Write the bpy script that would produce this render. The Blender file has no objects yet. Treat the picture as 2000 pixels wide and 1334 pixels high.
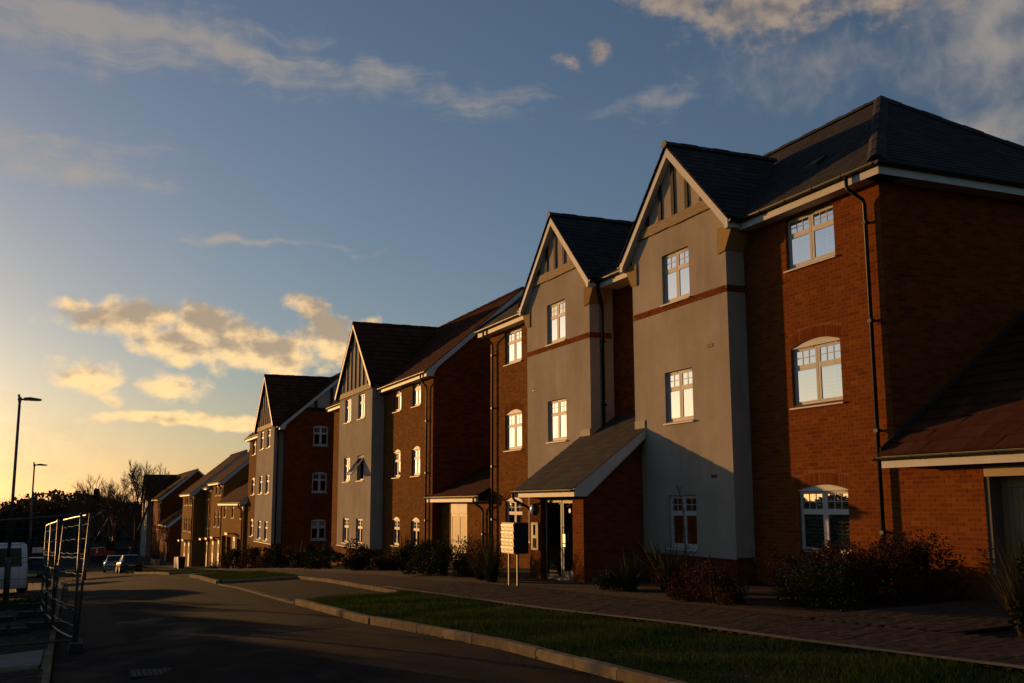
import bpy, math, random
import numpy as np
from mathutils import Matrix, Vector
random.seed(7); RNG = np.random.default_rng(7)
sc = bpy.context.scene
COL = sc.collection
EYE = 1.8            # camera height above the datum; every z below is measured from eye level

# ------------------------------------------------------------------ camera
cam = bpy.data.cameras.new('camera'); cob = bpy.data.objects.new('camera', cam); COL.objects.link(cob); sc.camera = cob
cam.sensor_width = 36; FPX = 2012.3; cam.lens = 36 * FPX / 2000; cam.clip_start = .1; cam.clip_end = 4000
YAW, PIT, ROL = math.radians(22.945), math.radians(8.972), math.radians(-.174)
CAMR = Matrix.Rotation(-YAW, 4, 'Z') @ Matrix.Rotation(math.pi/2 + PIT, 4, 'X') @ Matrix.Rotation(ROL, 4, 'Z')
cob.matrix_world = Matrix.Translation((0, 0, EYE)) @ CAMR
CINV = np.array(CAMR.inverted())[:3, :3]
def inview(p, m=20):
    c = CINV @ np.array(p)
    if c[2] > -.5: return False
    x = 1000 - FPX*c[0]/c[2]; y = 667 + FPX*c[1]/c[2]
    return -m < x < 2000+m and -m < y < 1334+m

# ------------------------------------------------------------------ sky, sun, exposure
SUN_AZ, SUN_EL = math.radians(-19.8), math.radians(3.8)
W = bpy.data.worlds.new('World'); sc.world = W; W.use_nodes = True
def build_world():
    nt = W.node_tree; N = nt.nodes; L = nt.links
    def math_(op, a, b=None, c=None, tree=None):
        t = tree or nt; n = t.nodes.new('ShaderNodeMath'); n.operation = op
        for i, v in enumerate((a, b, c)):
            if v is None: continue
            if isinstance(v, (int, float)): n.inputs[i].default_value = v
            else: t.links.new(v, n.inputs[i])
        return n.outputs[0]
    # density group: azimuth/elevation in degrees -> (cumulus density, thin cloud density)
    g = bpy.data.node_groups.new('clouds', 'ShaderNodeTree')
    g.interface.new_socket('P', in_out='INPUT', socket_type='NodeSocketVector')
    g.interface.new_socket('thick', in_out='OUTPUT', socket_type='NodeSocketFloat')
    g.interface.new_socket('thin', in_out='OUTPUT', socket_type='NodeSocketFloat')
    g.interface.new_socket('shade', in_out='OUTPUT', socket_type='NodeSocketFloat')
    gi = g.nodes.new('NodeGroupInput'); go = g.nodes.new('NodeGroupOutput')
    M = lambda op, a, b=None, c=None: math_(op, a, b, c, g)
    def noise(vec, scale, detail, rough, stretch=(1, 1, 1), color=False, seed=0.):
        mp = g.nodes.new('ShaderNodeMapping'); g.links.new(vec, mp.inputs[0])
        mp.inputs['Scale'].default_value = stretch; mp.inputs['Location'].default_value = (seed, seed*.7, seed*1.3)
        n = g.nodes.new('ShaderNodeTexNoise'); n.noise_dimensions = '2D'; n.inputs['Scale'].default_value = scale; n.inputs['Detail'].default_value = detail
        n.inputs['Roughness'].default_value = rough; g.links.new(mp.outputs[0], n.inputs['Vector'])
        return n.outputs['Color' if color else 'Fac']
    P = gi.outputs[0]
    def warp(vec, amt, scale, seed):
        c = noise(vec, scale, 2, .55, color=True, seed=seed)
        s = g.nodes.new('ShaderNodeVectorMath'); s.operation = 'SUBTRACT'; g.links.new(c, s.inputs[0]); s.inputs[1].default_value = (.5, .5, .5)
        m = g.nodes.new('ShaderNodeVectorMath'); m.operation = 'SCALE'; g.links.new(s.outputs[0], m.inputs[0]); m.inputs['Scale'].default_value = amt
        a = g.nodes.new('ShaderNodeVectorMath'); a.operation = 'ADD'; g.links.new(vec, a.inputs[0]); g.links.new(m.outputs[0], a.inputs[1])
        return a.outputs[0]
    def blobs(vec, lst):
        out = None
        for (az, el, ra, re, rot, wt) in lst:
            mp = g.nodes.new('ShaderNodeMapping' if abs(rot) > 5 else 'ShaderNodeVectorMath'); g.links.new(vec, mp.inputs[0])
            if abs(rot) > 5:
                mp.vector_type = 'TEXTURE'; mp.inputs['Location'].default_value = (az, el, 0); mp.inputs['Rotation'].default_value = (0, 0, math.radians(rot)); mp.inputs['Scale'].default_value = (ra, re, 1)
            else: mp.operation = 'MULTIPLY_ADD'; mp.inputs[1].default_value = (1/ra, 1/re, 0); mp.inputs[2].default_value = (-az/ra, -el/re, 0)
            ln = g.nodes.new('ShaderNodeVectorMath'); ln.operation = 'LENGTH'; g.links.new(mp.outputs[0], ln.inputs[0])
            v = M('MULTIPLY_ADD', ln.outputs['Value'], -wt, wt)
            out = v if out is None else M('MAXIMUM', out, v)
        return out
    Pw = warp(P, 2.6, .22, 3.)
    cum = [(1.6, 9.7, 4.0, 1.35, -2, 1.25), (6.0, 9.4, 4.2, 1.35, -8, 1.2), (9.6, 8.5, 5.0, 1.35, -8, 1.25), (12.4, 9.9, 2.6, 1.35, -20, 1.15),
           (15.0, 8.7, 4.2, 1.4, -5, 1.2), (4.4, 8.5, 4.0, 1.0, -14, 1.0), (10.8, 7.0, 1.6, 1.3, -40, .95), (19, 9.2, 2.6, 1.1, 0, .8),
           (.3, 6.9, 2.5, 1.05, 4, .85), (1.4, 5.9, 1.6, .8, -30, .7), (5.0, 6.2, 1.7, 1.15, 0, .85), (-4.8, 9.0, 1.3, .8, 0, .8),
           (5.0, 4.35, 6.2, .62, -2, 1.05), (8.8, 4.2, 3.0, .75, 0, 1.1),
           (38., 26.4, 6.4, 2.4, -4, .7), (32.8, 27.4, 3.4, 1.7, 0, .6), (44.5, 27, 6, 2.8, 0, .6), (27.9, 24.9, 1.0, 1.0, 0, .8), (26.0, 24.2, 1.0, .7, -30, .6),
           (-24, 11, 6, 1.5, 0, .8), (64, 22, 9, 3, 0, .8), (-60, 17, 9, 2, 0, .8), (120, 19, 14, 3, 0, .8), (-125, 20, 12, 3, 0, .8)]
    f1 = noise(P, .55, 5, .58, (1, 1.5, 1), seed=11.)
    sh_ = g.nodes.new('ShaderNodeVectorMath'); sh_.operation = 'ADD'; g.links.new(P, sh_.inputs[0]); sh_.inputs[1].default_value = (-.35, -.55, 0)
    f1b = noise(sh_.outputs[0], .55, 3, .5, (1, 1.5, 1), seed=11.)
    bl = blobs(Pw, cum)
    thick = M('ADD', M('MULTIPLY', bl, 1.55), M('MULTIPLY', M('SUBTRACT', f1, .5), 1.7))
    spl = g.nodes.new('ShaderNodeSeparateXYZ'); g.links.new(P, spl.inputs[0])
    vert = M('MULTIPLY', M('ADD', spl.outputs[1], M('ADD', M('MULTIPLY', spl.outputs[0], .09), -9.6)), .30)
    vert = M('MULTIPLY', M('MAXIMUM', M('MINIMUM', vert, .45), -.45), M('LESS_THAN', spl.outputs[1], 14.))
    shade = M('ADD', M('ADD', M('MULTIPLY', thick, .5), vert), M('MULTIPLY', M('SUBTRACT', f1b, f1), 2.6))
    g.links.new(shade, go.inputs[2])
    mr = g.nodes.new('ShaderNodeMapRange'); mr.interpolation_type = 'SMOOTHSTEP'; mr.inputs['From Min'].default_value = -.02; mr.inputs['From Max'].default_value = .95
    g.links.new(thick, mr.inputs['Value']); g.links.new(mr.outputs[0], go.inputs[0])
    thinl = [(-1, 24.2, 15, 2.4, -4, 1.05), (6, 23.7, 10, 1.7, -6, 1.05), (15, 23.1, 9.5, 1.2, -7, .85), (9, 14.1, 6.5, .35, 0, .6), (-2, 17.5, 8, 1.9, -3, .6), (31, 21.8, 4.4, 1.1, 10, .6),
             (21, 22.3, 5, 1.1, 0, .6), (-30, 24, 14, 3, 0, .7), (90, 24, 20, 4, 0, .7), (-90, 26, 20, 4, 0, .7), (20, 44, 40, 7, 0, .6), (170, 30, 40, 6, 0, .6)]
    veil = [(50.5, 24, 8, 5.5, 20, 1.2), (48, 18.2, 9, 2.4, 12, .9), (40, 22.8, 9, 2.6, 0, .5), (62, 20, 14, 7, 0, 1.), (-10, 2.5, 40, 5.0, 0, .6)]
    Ps = warp(P, 1.6, .3, 9.)
    f2 = noise(Ps, .5, 5, .62, (.35, 2.2, 1), seed=21.); f3 = noise(Ps, .9, 4, .6, (.9, .9, 1), seed=5.)
    thin = M('ADD', blobs(Pw, thinl), M('ADD', M('MULTIPLY', M('SUBTRACT', f2, .5), 1.25), M('MULTIPLY', M('SUBTRACT', f3, .5), .5)))
    thin = M('MAXIMUM', thin, M('ADD', blobs(Pw, veil), M('ADD', M('MULTIPLY', M('SUBTRACT', f3, .5), .65), M('MULTIPLY', M('SUBTRACT', f2, .5), .12))))
    mr2 = g.nodes.new('ShaderNodeMapRange'); mr2.interpolation_type = 'SMOOTHSTEP'; mr2.inputs['From Min'].default_value = .0; mr2.inputs['From Max'].default_value = 1.15
    g.links.new(thin, mr2.inputs['Value']); g.links.new(mr2.outputs[0], go.inputs[1])
    # main tree
    tc = N.new('ShaderNodeTexCoord'); sp = N.new('ShaderNodeSeparateXYZ'); L.new(tc.outputs['Generated'], sp.inputs[0])
    az = math_('MULTIPLY', math_('ARCTAN2', sp.outputs[0], sp.outputs[1]), 57.2958); el = math_('MULTIPLY', math_('ARCSINE', sp.outputs[2]), 57.2958)
    cb = N.new('ShaderNodeCombineXYZ'); L.new(az, cb.inputs[0]); L.new(el, cb.inputs[1])
    d0 = N.new('ShaderNodeGroup'); d0.node_tree = g; L.new(cb.outputs[0], d0.inputs[0])
    sky = N.new('ShaderNodeTexSky'); sky.sky_type = 'NISHITA'; sky.sun_disc = False
    sky.sun_elevation = SUN_EL; sky.sun_rotation = SUN_AZ; sky.air_density = 1.0; sky.dust_density = .85; sky.ozone_density = 2.6
    hs = N.new('ShaderNodeHueSaturation'); hs.inputs['Saturation'].default_value = .9
    wb = N.new('ShaderNodeVectorMath'); wb.operation = 'MULTIPLY'; wb.inputs[1].default_value = (1.06, 1.05, 1.12); L.new(sky.outputs[0], wb.inputs[0]); L.new(wb.outputs[0], hs.inputs['Color'])
    def mix(fac, a, b):
        n = N.new('ShaderNodeMix'); n.data_type = 'RGBA'
        if isinstance(fac, (int, float)): n.inputs[0].default_value = fac
        else: L.new(fac, n.inputs[0])
        for s, v in ((6, a), (7, b)):
            if isinstance(v, tuple): n.inputs[s].default_value = (*v, 1)
            else: L.new(v, n.inputs[s])
        return n.outputs[2]
    up = N.new('ShaderNodeMapRange'); up.inputs['From Min'].default_value = 5; up.inputs['From Max'].default_value = 24; up.interpolation_type = 'SMOOTHSTEP'; L.new(el, up.inputs['Value'])
    lit = mix(up.outputs[0], (10.5, 7.0, 3.2), (3.3, 2.6, 2.0))
    grey = mix(up.outputs[0], (4.2, 3.1, 2.0), (1.7, 1.5, 1.45))
    sh = N.new('ShaderNodeMapRange'); sh.inputs['From Min'].default_value = -.2; sh.inputs['From Max'].default_value = 1.0; sh.interpolation_type = 'SMOOTHSTEP'; L.new(d0.outputs[2], sh.inputs['Value'])
    ccol = mix(sh.outputs[0], lit, grey)
    thincol = mix(up.outputs[0], (6.0, 4.4, 2.7), (3.1, 2.75, 2.45))
    s1 = mix(math_('MULTIPLY', d0.outputs[1], .82), hs.outputs[0], thincol)
    s2 = mix(math_('MULTIPLY', d0.outputs[0], .9), s1, ccol)
    bg = N['Background']; L.new(s2, bg.inputs[0]); bg.inputs[1].default_value = .096
build_world(); W.cycles.sampling_method = 'MANUAL'; W.cycles.sample_map_resolution = 256
sd = bpy.data.lights.new('sun', 'SUN'); sd.energy = 3.6; sd.angle = math.radians(.5); sd.color = (1, .5, .15)
so = bpy.data.objects.new('sun', sd); COL.objects.link(so)
sv = Vector((math.sin(SUN_AZ)*math.cos(SUN_EL), math.cos(SUN_AZ)*math.cos(SUN_EL), math.sin(SUN_EL)))
so.rotation_euler = sv.to_track_quat('Z', 'Y').to_euler(); so.location = sv*60
vs = sc.view_settings; vs.view_transform = 'Standard'; vs.look = 'None'; vs.exposure = 0.27; vs.gamma = 1; vs.use_curve_mapping = False
cy = sc.cycles; cy.max_bounces = 6; cy.diffuse_bounces = 3; cy.glossy_bounces = 3; cy.transparent_max_bounces = 8; cy.transmission_bounces = 3
cy.use_denoising = True; cy.use_adaptive_sampling = True; cy.adaptive_threshold = .015; cy.sample_clamp_indirect = 6; cy.caustics_reflective = False; cy.caustics_refractive = False

# ------------------------------------------------------------------ ground height (relative to eye level)
GY = [-60, 0, 12, 20, 30, 42, 55, 65, 75, 85, 95, 120, 150, 200, 420]
GZ = [-1.5, -1.62, -1.78, -1.99, -2.28, -2.78, -3.45, -3.98, -4.55, -5.15, -5.65, -6.6, -7.4, -8.4, -9.5]
def zg(x, y): return float(np.interp(y, GY, GZ)) + .032*(min(max(x, -6), 14) - 4.8) - .05*min(max(3-x, 0), 5)

# ------------------------------------------------------------------ materials
MATS = {}
def mat(name, col, rough=.7, metal=0., spec=.35):
    m = bpy.data.materials.new(name); m.use_nodes = True; b = m.node_tree.nodes['Principled BSDF']
    b.inputs['Base Color'].default_value = (*col, 1); b.inputs['Roughness'].default_value = rough; b.inputs['Metallic'].default_value = metal
    b.inputs['Specular IOR Level'].default_value = spec; MATS[name] = m; return m
class NT:
    def __init__(s, m): s.t = m.node_tree; s.b = s.t.nodes['Principled BSDF']
    def n(s, typ, **kw):
        o = s.t.nodes.new(typ)
        for k, v in kw.items(): setattr(o, k, v)
        return o
    def l(s, a, b): s.t.links.new(a, b)
    def pos(s): return s.n('ShaderNodeNewGeometry').outputs['Position']
    def noise(s, vec, scale, detail=4, rough=.55, stretch=None):
        if stretch:
            mp = s.n('ShaderNodeMapping'); mp.inputs['Scale'].default_value = stretch; s.l(vec, mp.inputs[0]); vec = mp.outputs[0]
        o = s.n('ShaderNodeTexNoise'); o.inputs['Scale'].default_value = scale; o.inputs['Detail'].default_value = detail; o.inputs['Roughness'].default_value = rough
        s.l(vec, o.inputs['Vector']); return o.outputs['Fac']
    def ramp(s, fac, stops):
        r = s.n('ShaderNodeValToRGB'); e = r.color_ramp.elements
        while len(e) < len(stops): e.new(.5)
        for i, (p, c) in enumerate(stops): e[i].position = p; e[i].color = (*c, 1) if len(c) == 3 else c
        s.l(fac, r.inputs[0]); return r.outputs[0]
    def mul(s, a, b, fac=1., mode='MULTIPLY'):
        m = s.n('ShaderNodeMix', data_type='RGBA', blend_type=mode)
        if isinstance(fac, (int, float)): m.inputs[0].default_value = fac
        else: s.l(fac, m.inputs[0])
        for i, v in ((6, a), (7, b)):
            if isinstance(v, tuple): m.inputs[i].default_value = (*v, 1)
            else: s.l(v, m.inputs[i])
        return m.outputs[2]
    def math(s, op, a, b=None):
        m = s.n('ShaderNodeMath', operation=op)
        for i, v in enumerate((a, b)):
            if v is None: continue
            if isinstance(v, (int, float)): m.inputs[i].default_value = v
            else: s.l(v, m.inputs[i])
        return m.outputs[0]
    def rand(s):
        oi = s.n('ShaderNodeObjectInfo').outputs['Random']; ri = s.n('ShaderNodeNewGeometry').outputs['Random Per Island']
        return s.math('FRACT', s.math('ADD', s.math('MULTIPLY', oi, 7.31), s.math('MULTIPLY', ri, 5.17)))
    def bump(s, h, strength=.3, dist=.01):
        b = s.n('ShaderNodeBump'); b.inputs['Strength'].default_value = strength; b.inputs['Distance'].default_value = dist
        s.l(h, b.inputs['Height']); s.l(b.outputs[0], s.b.inputs['Normal'])
    def col(s, c): s.l(c, s.b.inputs['Base Color'])
def varied(name, stops, rough=.75, nscale=6., namp=.35, bump=.25, bscale=60., dist=.004, spec=.3, stretch=None, metal=0.):
    """colour from a per-piece random value, broken up by noise"""
    m = mat(name, stops[0][1], rough, metal, spec); t = NT(m); p = t.pos()
    c = t.ramp(t.rand(), stops); n = t.noise(p, nscale, 5, .6, stretch)
    g = t.ramp(n, [(.2, (1-namp,)*3), (.8, (1+namp*.4,)*3)]); t.col(t.mul(c, g))
    if bump: t.bump(t.noise(p, bscale, 3, .6, stretch), bump, dist)
    return m
varied('brick', [(0, (.16, .040, .009)), (.25, (.21, .056, .012)), (.6, (.235, .067, .014)), (.8, (.18, .046, .010)), (.92, (.27, .083, .018)), (1, (.12, .034, .010))], .95, 25, .3, .4, 90, .003, .02)
varied('brick_buff', [(0, (.36, .24, .10)), (.5, (.42, .29, .12)), (1, (.33, .21, .09))], .95, 25, .3, .4, 60, .004, .02)
mat('mortar', (.22, .10, .036), .97, 0, .02)
def brickwall(name, stops, mort):
    m = mat(name, (.3, .1, .05), .95, 0, .02); t = NT(m); geo = t.n('ShaderNodeNewGeometry'); sp = t.n('ShaderNodeSeparateXYZ'); t.l(geo.outputs['Position'], sp.inputs[0])
    sn = t.n('ShaderNodeSeparateXYZ'); t.l(geo.outputs['True Normal'], sn.inputs[0])
    ax = t.math('GREATER_THAN', t.math('ABSOLUTE', sn.outputs[0]), .5)
    u = t.math('ADD', t.math('MULTIPLY', sp.outputs[1], ax), t.math('MULTIPLY', sp.outputs[0], t.math('SUBTRACT', 1., ax)))
    cb = t.n('ShaderNodeCombineXYZ'); t.l(u, cb.inputs[0]); t.l(sp.outputs[2], cb.inputs[1])
    b = t.n('ShaderNodeTexBrick'); b.inputs['Scale'].default_value = 1; b.inputs['Brick Width'].default_value = .225; b.inputs['Row Height'].default_value = .075
    b.inputs['Mortar Size'].default_value = .005; b.inputs['Mortar Smooth'].default_value = .2; b.inputs['Bias'].default_value = 0; b.offset = .5
    b.inputs['Color1'].default_value = (0, 0, 0, 1); b.inputs['Color2'].default_value = (1, 1, 1, 1); b.inputs['Mortar'].default_value = (.5, .5, .5, 1); t.l(cb.outputs[0], b.inputs['Vector'])
    c = t.ramp(b.outputs['Color'], stops); n = t.noise(geo.outputs['Position'], 1.4, 6, .65); g = t.ramp(n, [(.25, (.72,)*3), (.75, (1.12,)*3)])
    n2 = t.noise(geo.outputs['Position'], 30, 3, .6); g2 = t.ramp(n2, [(.25, (.8,)*3), (.75, (1.1,)*3)])
    c = t.mul(t.mul(t.mul(c, g), g2), mort, b.outputs['Fac'], 'MIX'); t.col(c)
    t.bump(t.math('SUBTRACT', t.math('MULTIPLY', n2, .25), b.outputs['Fac']), .7, .008)
brickwall('brick_wall', [(0, (.15, .030, .006)), (.5, (.205, .045, .009)), (1, (.245, .060, .013))], (.18, .065, .02))  # redder brick tone, set for the side walls that stand in shade
brickwall('brick_wall_sunlit', [(0, (.17, .060, .010)), (.5, (.225, .084, .014)), (1, (.27, .105, .02))], (.20, .105, .033))  # golden brick tone, warm glare on the sunlit fronts put into the colour
brickwall('brick_wall_ochre', [(0, (.24, .095, .014)), (.5, (.29, .125, .019)), (1, (.34, .15, .026))], (.26, .145, .045))
def render_mat():
    m = mat('render', (.42, .38, .33), .97, 0, .02); t = NT(m); p = t.pos()
    a = t.ramp(t.noise(p, .7, 6, .65), [(.25, (.345, .30, .24)), (.75, (.49, .432, .355))]); s = t.ramp(t.noise(p, 1.0, 5, .65, (1.3, 1.3, .35)), [(.3, (.84, .825, .80)), (.65, (1, 1, 1))])
    t.col(t.mul(a, s)); t.bump(t.noise(p, 140, 3, .7), .35, .004)
render_mat()
def upvc():
    m = mat('white_upvc', (.7, .69, .66), .6, 0, .2); t = NT(m); p = t.pos()
    t.col(t.ramp(t.noise(p, 2.2, 5, .65), [(.25, (.50, .485, .45)), (.7, (.62, .605, .575))]))
upvc()
varied('slate', [(0, (.040, .037, .036)), (.5, (.052, .048, .046)), (1, (.066, .060, .056))], .85, 14, .35, .3, 50, .004, .08)
varied('tile_brown', [(0, (.075, .028, .017)), (.5, (.092, .036, .022)), (1, (.11, .045, .028))], .97, 10, .35, .4, 70, .004, .015)
mat('roof_deck', (.03, .028, .027), .9)
mat('black_plastic', (.012, .012, .013), .55, 0, .25)
mat('lead', (.11, .11, .105), .7)
varied('timber_dark', [(0, (.022, .016, .011)), (1, (.035, .024, .015))], .8, 9, .6, .8, 25, .012, .3, (6, 6, .6))
varied('timber_beam', [(0, (.30, .205, .10)), (1, (.34, .235, .12))], .8, 5, .7, .7, 22, .01, .3, (4, .8, 6))
varied('door_board', [(0, (.31, .205, .085)), (.5, (.35, .235, .10)), (1, (.28, .185, .075))], .6, 8, .3, .3, 40, .003, .4, (5, 5, .5))
def asphalt():
    m = mat('asphalt', (.035, .03, .026), .9, 0, .05); t = NT(m); p = t.pos()
    big = t.ramp(t.noise(p, .35, 6, .62, (1., .35, 1.)), [(.3, (.014, .012, .0105)), (.5, (.021, .018, .0155)), (.72, (.033, .0275, .0225))])
    fine = t.ramp(t.noise(p, 55, 3, .7), [(.3, (.55,)*3), (.7, (1.35,)*3)]); mid = t.ramp(t.noise(p, 4, 5, .7), [(.35, (.75,)*3), (.65, (1.15,)*3)])
    t.col(t.mul(t.mul(big, fine), mid)); t.bump(t.noise(p, 90, 3, .7), .8, .012)
    t.l(t.ramp(t.noise(p, .8, 5, .6), [(.33, (.7,)*3), (.5, (1.,)*3)]), t.b.inputs['Roughness'])
asphalt()
varied('kerb_stone', [(0, (.20, .150, .085)), (.5, (.25, .19, .11)), (1, (.29, .225, .135))], .97, 5, .5, .5, 60, .006, .02)
varied('paver', [(0, (.062, .042, .030)), (.35, (.085, .058, .042)), (.7, (.075, .054, .043)), (1, (.105, .072, .052))], .97, 12, .35, .4, 80, .003, .02)
mat('paver_joint', (.045, .032, .022), .97, 0, .02)
varied('slab', [(0, (.20, .18, .155)), (1, (.25, .225, .195))], .9, 6, .35, .4, 80, .004, .2)
varied('soil', [(0, (.035, .026, .018)), (1, (.045, .032, .022))], .95, 5, .6, .9, 30, .03, .15)
varied('field', [(0, (.035, .042, .016)), (1, (.045, .05, .02))], .95, .5, .6, .9, 6, .05, .15)
def leafmat(name, stops, trans=.35):
    m = mat(name, stops[0][1], .8, 0, .06); t = NT(m)
    c = t.ramp(t.n('ShaderNodeNewGeometry').outputs['Random Per Island'], stops); t.col(c)
    tr = t.n('ShaderNodeBsdfTranslucent'); t.l(c, tr.inputs[0]); mx = t.n('ShaderNodeMixShader'); mx.inputs[0].default_value = trans
    out = t.t.nodes['Material Output']; t.l(t.b.outputs[0], mx.inputs[1]); t.l(tr.outputs[0], mx.inputs[2]); t.l(mx.outputs[0], out.inputs[0])
leafmat('grass', [(0, (.018, .040, .006)), (.5, (.028, .058, .009)), (.88, (.042, .072, .013)), (1, (.10, .085, .03))], .3)
leafmat('leaf_red', [(0, (.035, .014, .009)), (.5, (.055, .022, .012)), (.8, (.08, .034, .016)), (1, (.028, .030, .011))], .2)
leafmat('leaf_green', [(0, (.014, .021, .007)), (.6, (.021, .030, .010)), (1, (.034, .038, .014))], .15)
leafmat('leaf_straw', [(0, (.045, .034, .012)), (.5, (.032, .028, .011)), (1, (.07, .05, .02))], .2)
leafmat('leaf_phormium', [(0, (.022, .032, .012)), (.6, (.045, .045, .018)), (1, (.075, .05, .022))], .15)
mat('bark', (.06, .042, .027), .9); mat('twig', (.085, .056, .033), .9)
leafmat('far_twig', [(0, (.035, .027, .015)), (1, (.06, .043, .024))], .2); leafmat('conifer', [(0, (.012, .02, .009)), (1, (.022, .032, .013))], .1)
mat('steel_galv', (.06, .056, .05), .5, .25); mat('steel_dark', (.022, .020, .018), .85, 0, .05); mat('rubber', (.014, .014, .014), .85)
mat('lamp_metal', (.10, .10, .10), .5, .6); mat('plastic_grey', (.25, .25, .25), .5); mat('jamb_grey', (.12, .105, .085), .7, 0, .1)
mat('paint_white', (.72, .72, .70), .3, 0, .5); mat('paint_dark', (.012, .013, .016), .22, .2, .6); mat('paint_silver', (.2, .2, .2), .25, .6, .6)
mat('red_paint', (.32, .045, .02), .5); mat('tail_red', (.25, .01, .01), .3); mat('plate_yellow', (.6, .45, .05), .5)
mat('alu', (.12, .12, .105), .6, .2); mat('blind', (.74, .70, .62), .7); mat('curtain', (.12, .10, .085), .9); mat('concrete_block', (.10, .095, .085), .9)
mat('stainless', (.36, .355, .34), .48, .8); mat('sign_white', (.6, .6, .58), .5); mat('cover_iron', (.075, .066, .05), .8, 0, .1); mat('box_grey', (.10, .105, .085), .5, 0, .3); mat('flap_metal', (.42, .40, .36), .55, .1); mat('lens', (.55, .52, .45), .25, 0, .5)
def glass(name, tint, boost, rough=.0):
    m = bpy.data.materials.new(name); m.use_nodes = True; t = NT(m); out = t.t.nodes['Material Output']; t.t.nodes.remove(t.b)
    fr = t.n('ShaderNodeFresnel'); fr.inputs[0].default_value = 1.5
    f = t.math('MINIMUM', t.math('MULTIPLY', fr.outputs[0], boost), .9)
    gl = t.n('ShaderNodeBsdfGlossy'); gl.inputs['Color'].default_value = (.96, .97, .96, 1); gl.inputs['Roughness'].default_value = rough
    wob = t.n('ShaderNodeBump'); wob.inputs['Strength'].default_value = .03; wob.inputs['Distance'].default_value = .01; t.l(t.noise(t.pos(), 1.6, 1), wob.inputs['Height']); t.l(wob.outputs[0], gl.inputs['Normal'])
    tr = t.n('ShaderNodeBsdfTransparent'); tr.inputs[0].default_value = (*tint, 1)
    mx = t.n('ShaderNodeMixShader'); t.l(f, mx.inputs[0]); t.l(tr.outputs[0], mx.inputs[1]); t.l(gl.outputs[0], mx.inputs[2]); t.l(mx.outputs[0], out.inputs[0]); MATS[name] = m
glass('glass', (.9, .92, .9), 1.75); glass('glass_dark', (.25, .27, .27), 2.2); mat('car_glass', (.004, .005, .005), .1, 0, .2)

# ------------------------------------------------------------------ mesh helpers
ORG = {}
class MB:
    def __init__(s): s.v = []; s.f = []
    def poly(s, pts):
        n = len(s.v); s.v += [tuple(p) for p in pts]; s.f.append(tuple(range(n, n+len(pts)))); return s
    def raw(s, v, f):
        n = len(s.v); s.v += [tuple(p) for p in v]; s.f += [tuple(i+n for i in q) for q in f]; return s
    def box(s, x0, x1, y0, y1, z0, z1):
        return s.raw([(x0, y0, z0), (x1, y0, z0), (x1, y1, z0), (x0, y1, z0), (x0, y0, z1), (x1, y0, z1), (x1, y1, z1), (x0, y1, z1)],
                     [(0, 3, 2, 1), (4, 5, 6, 7), (0, 1, 5, 4), (1, 2, 6, 5), (2, 3, 7, 6), (3, 0, 4, 7)])
    def prism(s, pts, ext):
        n = len(pts); e = Vector(ext); a = [Vector(p) for p in pts]
        return s.raw([tuple(p) for p in a] + [tuple(p+e) for p in a], [tuple(range(n))[::-1], tuple(range(n, 2*n))] + [(i, (i+1) % n, (i+1) % n+n, i+n) for i in range(n)])
    def tube(s, pts, r, n=8, cap=True):
        pts = [Vector(p) for p in pts]; k = len(pts); rr = r if isinstance(r, (list, tuple)) else [r]*k; vs_ = []; fs = []; up = None
        for i, p in enumerate(pts):
            d = (pts[min(i+1, k-1)] - pts[max(i-1, 0)]).normalized()
            if up is None: up = Vector((0, 0, 1)) if abs(d.z) < .9 else Vector((1, 0, 0))
            a = d.cross(up)
            a = a.normalized() if a.length > 1e-4 else d.orthogonal().normalized()
            b = a.cross(d); up = b
            for j in range(n):
                t = 2*math.pi*j/n; vs_.append(p + a*(math.cos(t)*rr[i]) + b*(math.sin(t)*rr[i]))
        for i in range(k-1):
            for j in range(n): fs.append((i*n+j, i*n+(j+1) % n, (i+1)*n+(j+1) % n, (i+1)*n+j))
        if cap: fs += [tuple(range(n))[::-1], tuple(range((k-1)*n, k*n))]
        return s.raw(vs_, fs)
    def bar(s, p, q, w, h, up=(0, 0, 1)):
        p = Vector(p); q = Vector(q); d = (q-p).normalized(); a = d.cross(Vector(up)).normalized()*(w/2); b = a.cross(d).normalized()*(h/2)
        return s.raw([p-a-b, p+a-b, p+a+b, p-a+b, q-a-b, q+a-b, q+a+b, q-a+b], [(0, 3, 2, 1), (4, 5, 6, 7), (0, 1, 5, 4), (1, 2, 6, 5), (2, 3, 7, 6), (3, 0, 4, 7)])
    def mesh(s, at=(0, 0, 0), smooth=False):
        me = bpy.data.meshes.new('mesh'); v = np.array(s.v, float).reshape(-1, 3) - np.array(at, float); me.from_pydata(v.tolist(), [], s.f)
        if smooth: me.polygons.foreach_set('use_smooth', [True]*len(me.polygons))
        return me
    def build(s, name, m, parent=None, at=None, smooth=False):
        if at is None: at = ORG[parent.name] if parent else np.mean(np.array(s.v), 0)*np.array((1, 1, 0)) + np.array((0, 0, min(p[2] for p in s.v)))
        return inst(s.mesh(at, smooth), name, parent, at, m)
def inst(me, name, parent, at, m=None, rot=None, basis=None):
    if m is not None:
        mm = MATS[m] if isinstance(m, str) else m
        if not me.materials: me.materials.append(mm)
    o = bpy.data.objects.new(name, me); COL.objects.link(o); at = np.array(at, float)
    loc = at - ORG[parent.name] if parent else at + np.array((0, 0, EYE))
    if parent: o.parent = parent
    if basis is not None: o.matrix_basis = Matrix.Translation(Vector(loc)) @ basis
    else:
        o.location = loc
        if rot: o.rotation_euler = rot
    ORG[o.name] = at; return o
def tag(o, label=None, cat=None, group=None, kind=None):
    for k, v in (('label', label), ('category', cat), ('group', group), ('kind', kind)):
        if v: o[k] = v
    return o
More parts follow.
